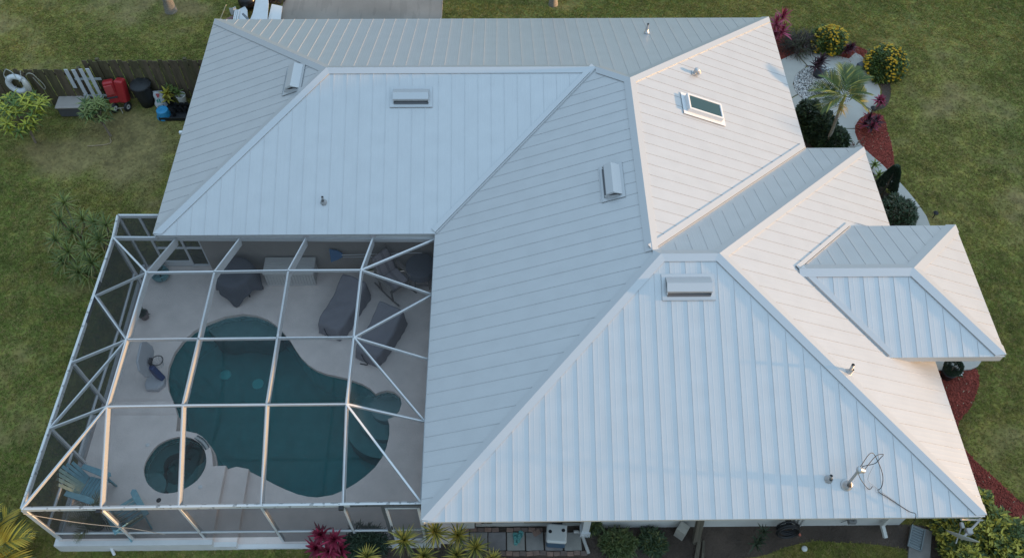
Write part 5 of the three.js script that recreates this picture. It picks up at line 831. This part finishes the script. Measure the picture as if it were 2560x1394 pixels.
// variegated hedge at the near right corner
const CRO = () => rnd() < .38 ? [.46, .4, .06] : rnd() < .4 ? [.2, .21, .04] : [.06, .09, .022];
for (const [x, y, r, h, lab, sd] of [[2424, 1262, .22, .5, 'yellow-green croton at the roof corner beside the red mulch, topmost of the hedge', 251], [2455, 1318, .32, .5, 'yellow-green croton beside the red mulch at the right, second of the hedge', 252], [2385, 1330, .4, .5, 'yellow-green croton under the roof corner, left of the satellite dish arm', 253], [2460, 1350, .5, .65, 'yellow-green croton behind the satellite dish', 254], [2532, 1356, .38, .5, 'yellow-green croton at the right edge of the picture', 255], [2525, 1410, .5, .7, 'yellow-green croton at the near right corner of the picture', 256], [2395, 1405, .42, .45, 'yellow-green croton in front of the satellite dish at the bottom edge', 257]]) bush('croton_bush', lab, 'bush', gp(x, y + 10), [r, h, r], 520, 5, .115, .045, CRO, { seed: sd, shell: true, droop: .5, low: -.2 }, 'yellow-green crotons at the near right corner');
{ // satellite dish on its pole
  const b = gp(2402, 1338), t = thing('satellite_dish', 'grey satellite dish on a pole beside the near right roof corner', 'satellite dish', b), c = at(2405, 1347, 1.0).sub(b), m = std([.4, .39, .38], .5), pr = []; for (let i = 0; i <= 8; i++) { const r = .3 * i / 8; pr.push([r, r * r * .62]); } pr.push([.3, .066]); for (let i = 8; i >= 0; i--) { const r = .296 * i / 8; pr.push([r, r * r * .62 + .012]); }
  const q = new THREE.Matrix4().makeRotationFromQuaternion(new THREE.Quaternion().setFromUnitVectors(V(0, 1, 0), V(.36, .42, -.83).normalize())).setPosition(c);
  part(t, 'dish', new Bd().add(new THREE.LatheGeometry(pr.map(v => new THREE.Vector2(...v)), 36), q), m);
  const f = V(.36, .42, -.83).normalize(), lnb = c.clone().addScaledVector(f, .34).add(V(0, -.2, 0)); part(t, 'feed_arm', new Bd().cyl(c.clone().add(V(0, -.26, 0)), lnb, .014, .012, 8), m); part(t, 'receiver', new Bd().rbox(lnb.x, lnb.y, lnb.z, .07, .07, .12, .02), m);
  part(t, 'pole', new Bd().cyl(V(0, 0, 0), V(0, .9, 0), .025, .025, 12).cyl(V(0, .88, 0), c, .022, .022, 10), m); part(t, 'bracket', new Bd().rbox(c.x * .6, .95, c.z * .6, .12, .12, .12, .02).cyl(V(.05, .9, 0), at(2404, 1298, 2.1).sub(b), .018, .018, 8), m); }
// along the near wall
{ const c = gp(2298, 1375), t = thing('stone_slab', 'grey concrete slab lying slantwise below the right downspout', 'slab', V(c.x, 0, c.z), -.35); part(t, 'slab', new Bd().rbox(0, .03, 0, .42, .07, .95, .012), mPav[1]); }
{ const c = gp(2290, 1350), t = thing('splash_block', 'grey ribbed splash block under the right downspout', 'splash block', V(c.x - .02, .07, c.z - .02), -.45), m = std([.2, .23, .24], .8); part(t, 'tray', new Bd().rbox(0, .02, 0, .27, .03, .48, .008).box(-.125, .05, 0, .02, .05, .46).box(.125, .05, 0, .02, .05, .46), m); for (let k = 0; k < 8; k++) part(t, 'rib', new Bd().rbox(0, .045, -.2 + k * .057, .22, .018, .024, .005), m); }
{ const c = atZ(1972, 1308, -.5), t = thing('garden_hose', 'black garden hose coiled on the near wall with an orange end', 'hose', V(c.x, .32, -.5)); setSeed(261); for (let k = 0; k < 7; k++) part(t, 'coil', new Bd().add(new THREE.TorusGeometry(.17 + rr(-.03, .04), .017, 8, 36), M(rr(-.015, .015), rr(-.02, .02), .02 + k * .022, rr(-.12, .12), -.25 + rr(-.08, .08)).scale(V(1.12, 1, 1))), mBlack); part(t, 'nozzle', new Bd().cyl(V(.2, -.04, .1), V(.27, -.12, .16), .022, .026, 10), std([.4, .1, .06], .5)); part(t, 'hook', new Bd().box(0, .15, -.02, .1, .06, .1), mBlack); }
{ const c = gp(2011, 1372); solo('cleanout_cover', 'small round white cap lying on the grass near the wall', 'cap', new Bd().lathe([[.055, 0], [.06, .02], [.055, .05], [.035, .062], [0, .066]], 0, 0, 0, 20), std([.6, .6, .58], .5), V(c.x, 0, c.z)); }
{ const c = gp(1890, 1362), t = thing('weed', 'dark upright weed against the near wall right of the middle', 'plant', c), L = new Lf(); setSeed(262); for (const [x, z, h] of [[0, 0, .3], [.06, -.1, .45], [-.07, .06, .22]]) rosette(L, V(x, h, z), 12, .24, .03, () => vary([.03, .045, .02], .3), .9, .7, 3); L.mesh(t, 'foliage'); part(t, 'stem', new Bd().cyl(V(0, 0, 0), V(.04, .45, -.08), .014, .01, 6), mBark); }
{ const c = gp(1702, 1345), t = thing('concrete_block', 'hollow concrete block standing on end near the wall', 'concrete block', V(c.x, 0, c.z - .08), .25), m = std([1, 1, 1], .95, { map: mottle(128, .5, [.33, .31, .27], .15, 8, .7, 263) }), s = slabGeo([[-.2, -.1], [.2, -.1], [.2, .1], [-.2, .1]].map(q => new THREE.Vector2(...q)), .1, .2, [[[-.165, -.065], [-.02, -.065], [-.02, .065], [-.165, .065]], [[.02, -.065], [.165, -.065], [.165, .065], [.02, .065]]].map(h => h.map(q => new THREE.Vector2(...q)))); part(t, 'block', new Bd().add(s.geo(), M(0, .2, 0, 0, 0, Math.PI / 2 - .0).multiply(M(0, 0, 0, 0, -.9))), m); }
{ const c = gp(1738, 1348), t = thing('wooden_post', 'weathered wooden post leaning against the near wall by the concrete block', 'post', V(c.x, 0, c.z)), m = std([1, 1, 1], .95, { map: tex(128, .8, (u, v) => { const k = .5 + fbm(u * 20, v * 3, 264, 4); return [.1 * k, .085 * k, .062 * k]; }) }); part(t, 'post', new Bd().bar(V(0, 0, .05), V(.03, 1.35, -.42), .13, .13, Z), m);
  const b = gp(1738, 1385), d = thing('driftwood', 'grey broken timber lying in front of the leaning post', 'timber', V(b.x, 0, b.z)); part(d, 'timber', new Bd().bar(V(.12, .08, -.3), V(-.06, .06, .3), .08, .07).bar(V(.2, .05, -.25), V(.1, .05, .25), .05, .05), m); }
for (const [x, y, rx, ry, lab, sd, cc] of [[1545, 1366, .3, .3, 'bushy green weeds right of the white column', 271, [.06, .085, .022]], [1630, 1358, .26, .14, 'low dark green groundcover against the near wall', 272, [.035, .06, .022]], [1480, 1322, .12, .3, 'thin weed growing at the foot of the white column', 273, [.05, .07, .025]]]) bush('weeds', lab, 'weeds', gp(x, y), [rx, ry, rx * .9], 420 * (rx + .1) / .4, 5, .11, .03, () => rnd() < .2 ? [.1, .11, .03] : cc, { seed: sd, droop: .7, low: -.3 });
{ // cooler
  const c = gp(1392, 1352), t = thing('cooler', 'blue cooler with a white lid and two cup holders by the back door', 'cooler', V(c.x - .02, .035, c.z - .02), -.08); part(t, 'body', new Bd().rbox(0, .16, 0, .38, .32, .36, .05, 0, 0, 0, 3), std([.06, .11, .17], .5)); const lid = part(t, 'lid', new Bd().rbox(0, .355, 0, .41, .1, .39, .045, 0, 0, 0, 3), std([.5, .5, .48], .4)); for (const [x, z] of [[-.13, -.02], [.13, -.06]]) { part(lid, 'cup_holder', new Bd().add(new THREE.TorusGeometry(.03, .006, 6, 18), M(x, .407, z, 0, Math.PI / 2)).cyl(V(x, .4055, z), V(x, .407, z), .028, .028, 16), mBlack); } part(t, 'handle', new Bd().rbox(0, .37, -.2, .22, .05, .04, .012), mBlack); }
{ // flip-flops
  const sole = () => outline([V(-.045, 0, -.12), V(0, 0, -.13), V(.045, 0, -.11), V(.05, 0, -.02), V(.035, 0, .05), V(.04, 0, .11), V(0, 0, .135), V(-.04, 0, .11), V(-.032, 0, .04), V(-.05, 0, -.04)], 30), m1 = std([1, 1, 1], .6, { map: mottle(64, .12, [.1, .27, .25], .5, 6, .3, 281) }), m2 = std([.03, .17, .17], .6);
  for (const [x, y, a, lab] of [[1289, 1346, .05, 'teal flip-flop on the pavers, the left one of the pair'], [1299, 1341, -.35, 'teal flip-flop on the pavers, the right one of the pair']]) { const c = gp(x, y, .06), t = thing('flip_flop', lab, 'sandal', V(c.x, .037, c.z), a, 'pair of teal flip-flops'); part(t, 'sole', slabGeo(sole(), .022, .022), m1); part(t, 'strap', new Bd().tube([V(0, .022, -.08), V(.03, .045, -.04), V(.042, .022, .01)], .007, 6).tube([V(0, .022, -.08), V(-.03, .045, -.04), V(-.042, .022, .01)], .007, 6), m2); } }
solo('drain_pipe', 'bent white drain pipe lying at the right end of the pavers', 'pipe', new Bd().tube([V(0, .06, 0), V(.09, .06, 0), V(.15, .06, .05), V(.22, .06, .25), V(.28, .05, .44)], .035, 12, 30), std([.45, .43, .4], .6), gp(1434, 1331));
{ const c = gp(276, 1352), t = thing('overflow_pipe', 'white elbow drain pipe at the foot of the near deck wall', 'pipe', V(c.x, .12, c.z)); part(t, 'elbow', new Bd().tube([V(.02, .16, -.12), V(-.02, .18, 0), V(-.03, .05, .06)], .045, 12, 16), mWhite); part(t, 'pipe', new Bd().tube([V(.03, .2, .0), V(.1, .08, .16), V(.17, -.06, .3)], .03, 12, 12), mWhite); }
// planting in front of the enclosure
cordyline('bright crimson cordyline in front of the near screen wall', [[803, 1338, .6], [836, 1350, .62], [790, 1372, .4], [822, 1380, .45], [852, 1376, .3]], [.3, .02, .06], [.2, .015, .04], 291, .3);
bush('dark_shrub', 'dark green feathery shrub between the crimson cordyline and the yellow spiky plants', 'shrub', gp(915, 1368), [.4, .42, .32], 420, 6, .14, .016, () => [.022, .042, .02], { seed: 292, droop: .6 });
const YEL = () => rnd() < .55 ? [.46, .37, .07] : rnd() < .5 ? [.2, .2, .045] : [.1, .125, .03];
[[1011, 1352, .85, 1.15, 'yellow-striped spiky dracaena left of the roof corner, the largest head'], [1088, 1331, .95, 1.05, 'yellow-striped spiky dracaena right under the roof corner'], [918, 1392, .5, .9, 'yellow-striped spiky dracaena beside the dark feathery shrub'], [1145, 1340, .6, 1.0, 'yellow-striped spiky dracaena between the roof corner and the pavers'], [1190, 1370, .6, 1.0, 'yellow-striped spiky dracaena on the near end of the pavers'], [1142, 1390, .45, .95, 'yellow-striped spiky dracaena at the bottom edge left of the pavers'], [1060, 1392, .4, 1.0, 'yellow-striped spiky dracaena at the bottom edge below the roof corner'], [1232, 1400, .3, .8, 'yellow-striped spiky dracaena at the bottom edge, rightmost of the group']].forEach(([x, y, h, s, lab], i) => {
  const p = at(x, y, h), t = thing('dracaena', lab, 'plant', V(p.x, 0, p.z), 0, 'yellow-striped dracaenas at the roof corner'), L = new Lf(); setSeed(300 + i); rosette(L, V(0, h, 0), 64, .33 * s, .021, () => vary(YEL(), .25), .95, .35, 3); rosette(L, V(0, h - .16, 0), 22, .3 * s, .02, () => vary([.14, .13, .04], .3), .35, .7, 3); L.mesh(t, 'leaf_rosette'); part(t, 'stem', new Bd().cyl(V(0, 0, 0), V(0, h, 0), .022, .018, 8), mBark); });
// low trees on the neighbouring lot in the east, which keep the low sun off the lawn
for (let k = 0; k < 13; k++) { setSeed(400 + k); const z = -13.5 + k * 1.75 + rr(-.4, .4), x = 23 + rr(-1, 1.2), h = 2.7 + rr(-.35, .5), t = thing('boundary_tree', 'low leafy tree in the row along the east boundary of the lawn', 'tree', V(x, 0, z), 0, 'trees along the east boundary'), L = new Lf(); crown(L, V(0, h * .55, 0), 1.25, h * .5, 1.25, 420, 5, .3, .14, () => [.04, .07, .022], { seed: k, low: -.95 }); L.mesh(t, 'crown'); part(t, 'trunk', new Bd().cyl(V(0, 0, 0), V(.05, h * .7, 0), .09, .05, 10), mBark); }

// ------------------------------------------------------------------ turf: tufts of blades over the lawn in view
{
  const N = 300000, pos = []; setSeed(9001);
  for (let k = 0; k < 6; k++) { const a = k / 6 * 6.283 + rr(-.4, .4), l = rr(.6, 1.1), w = .13, t = rr(.35, 1.1), cx = Math.cos(a), cz = Math.sin(a), ox = rr(-.35, .35), oz = rr(-.35, .35); pos.push(ox - cz * w, 0, oz + cx * w, ox + cz * w, 0, oz - cx * w, ox + cx * t * l, l * .9, oz + cz * t * l); }
  const g = new THREE.BufferGeometry(); g.setAttribute('position', new THREE.Float32BufferAttribute(pos, 3)); g.computeVertexNormals();
  const im = new THREE.InstancedMesh(g, std([1, 1, 1], 1), N), m = new THREE.Matrix4(), q = new THREE.Quaternion(), c = new THREE.Color(), Yv = V(0, 1, 0);
  const pts = [[XA + .6, ZA + .6], [XB - .6, ZA + .6], [XB - .6, ZC + .6], [9.6, ZC + .6], [9.6, -.6], [.6, -.6], [.2, -.24], [-7.4, -.24], [-7.4, -7.3], [XA + .6, -7.3]].map(p => new THREE.Vector2(...p));
  const no = [pts, ...beds, gravO, ...NOGRASS];
  const boxes = no.map(o => [Math.min(...o.map(p => p.x)), Math.max(...o.map(p => p.x)), Math.min(...o.map(p => p.y)), Math.max(...o.map(p => p.y))]);
  let k = 0, tries = 0;
  while (k < N && tries++ < 6e6) {
    const z = rr(-20, 1.2), hw = 11.5 + (1.2 - z) * .34, x = 1.7 + rr(-1, 1) * hw;
    if (no.some((o, i) => x > boxes[i][0] && x < boxes[i][1] && z > boxes[i][2] && z < boxes[i][3] && inside(x, z, o))) continue;
    const t = turf(x, z); if (rnd() > .12 + t * 1.3) continue;
    const s = rr(.022, .042) * (.7 + .5 * t), cc = lawnColor(x, z), v = rr(.7, 1.35), dry = rnd() < .16 + .25 * (1 - t);
    q.setFromAxisAngle(Yv, rr(0, 6.283)); m.compose(V(x, .001, z), q, V(s * 1.25, s, s * 1.25)); im.setMatrixAt(k, m);
    if (dry) c.setRGB(.3 * v, .23 * v, .088 * v); else c.setRGB(cc[0] * v * 1.02, cc[1] * v * 1.08, cc[2] * v); im.setColorAt(k++, c);
  }
  im.count = k; im.name = 'grass'; tag(shadows(im), 'short patchy green and brown grass growing all over the lawn around the house', 'grass'); im.userData.kind = 'stuff'; scene.add(im);
}
renderer.render(scene, camera);
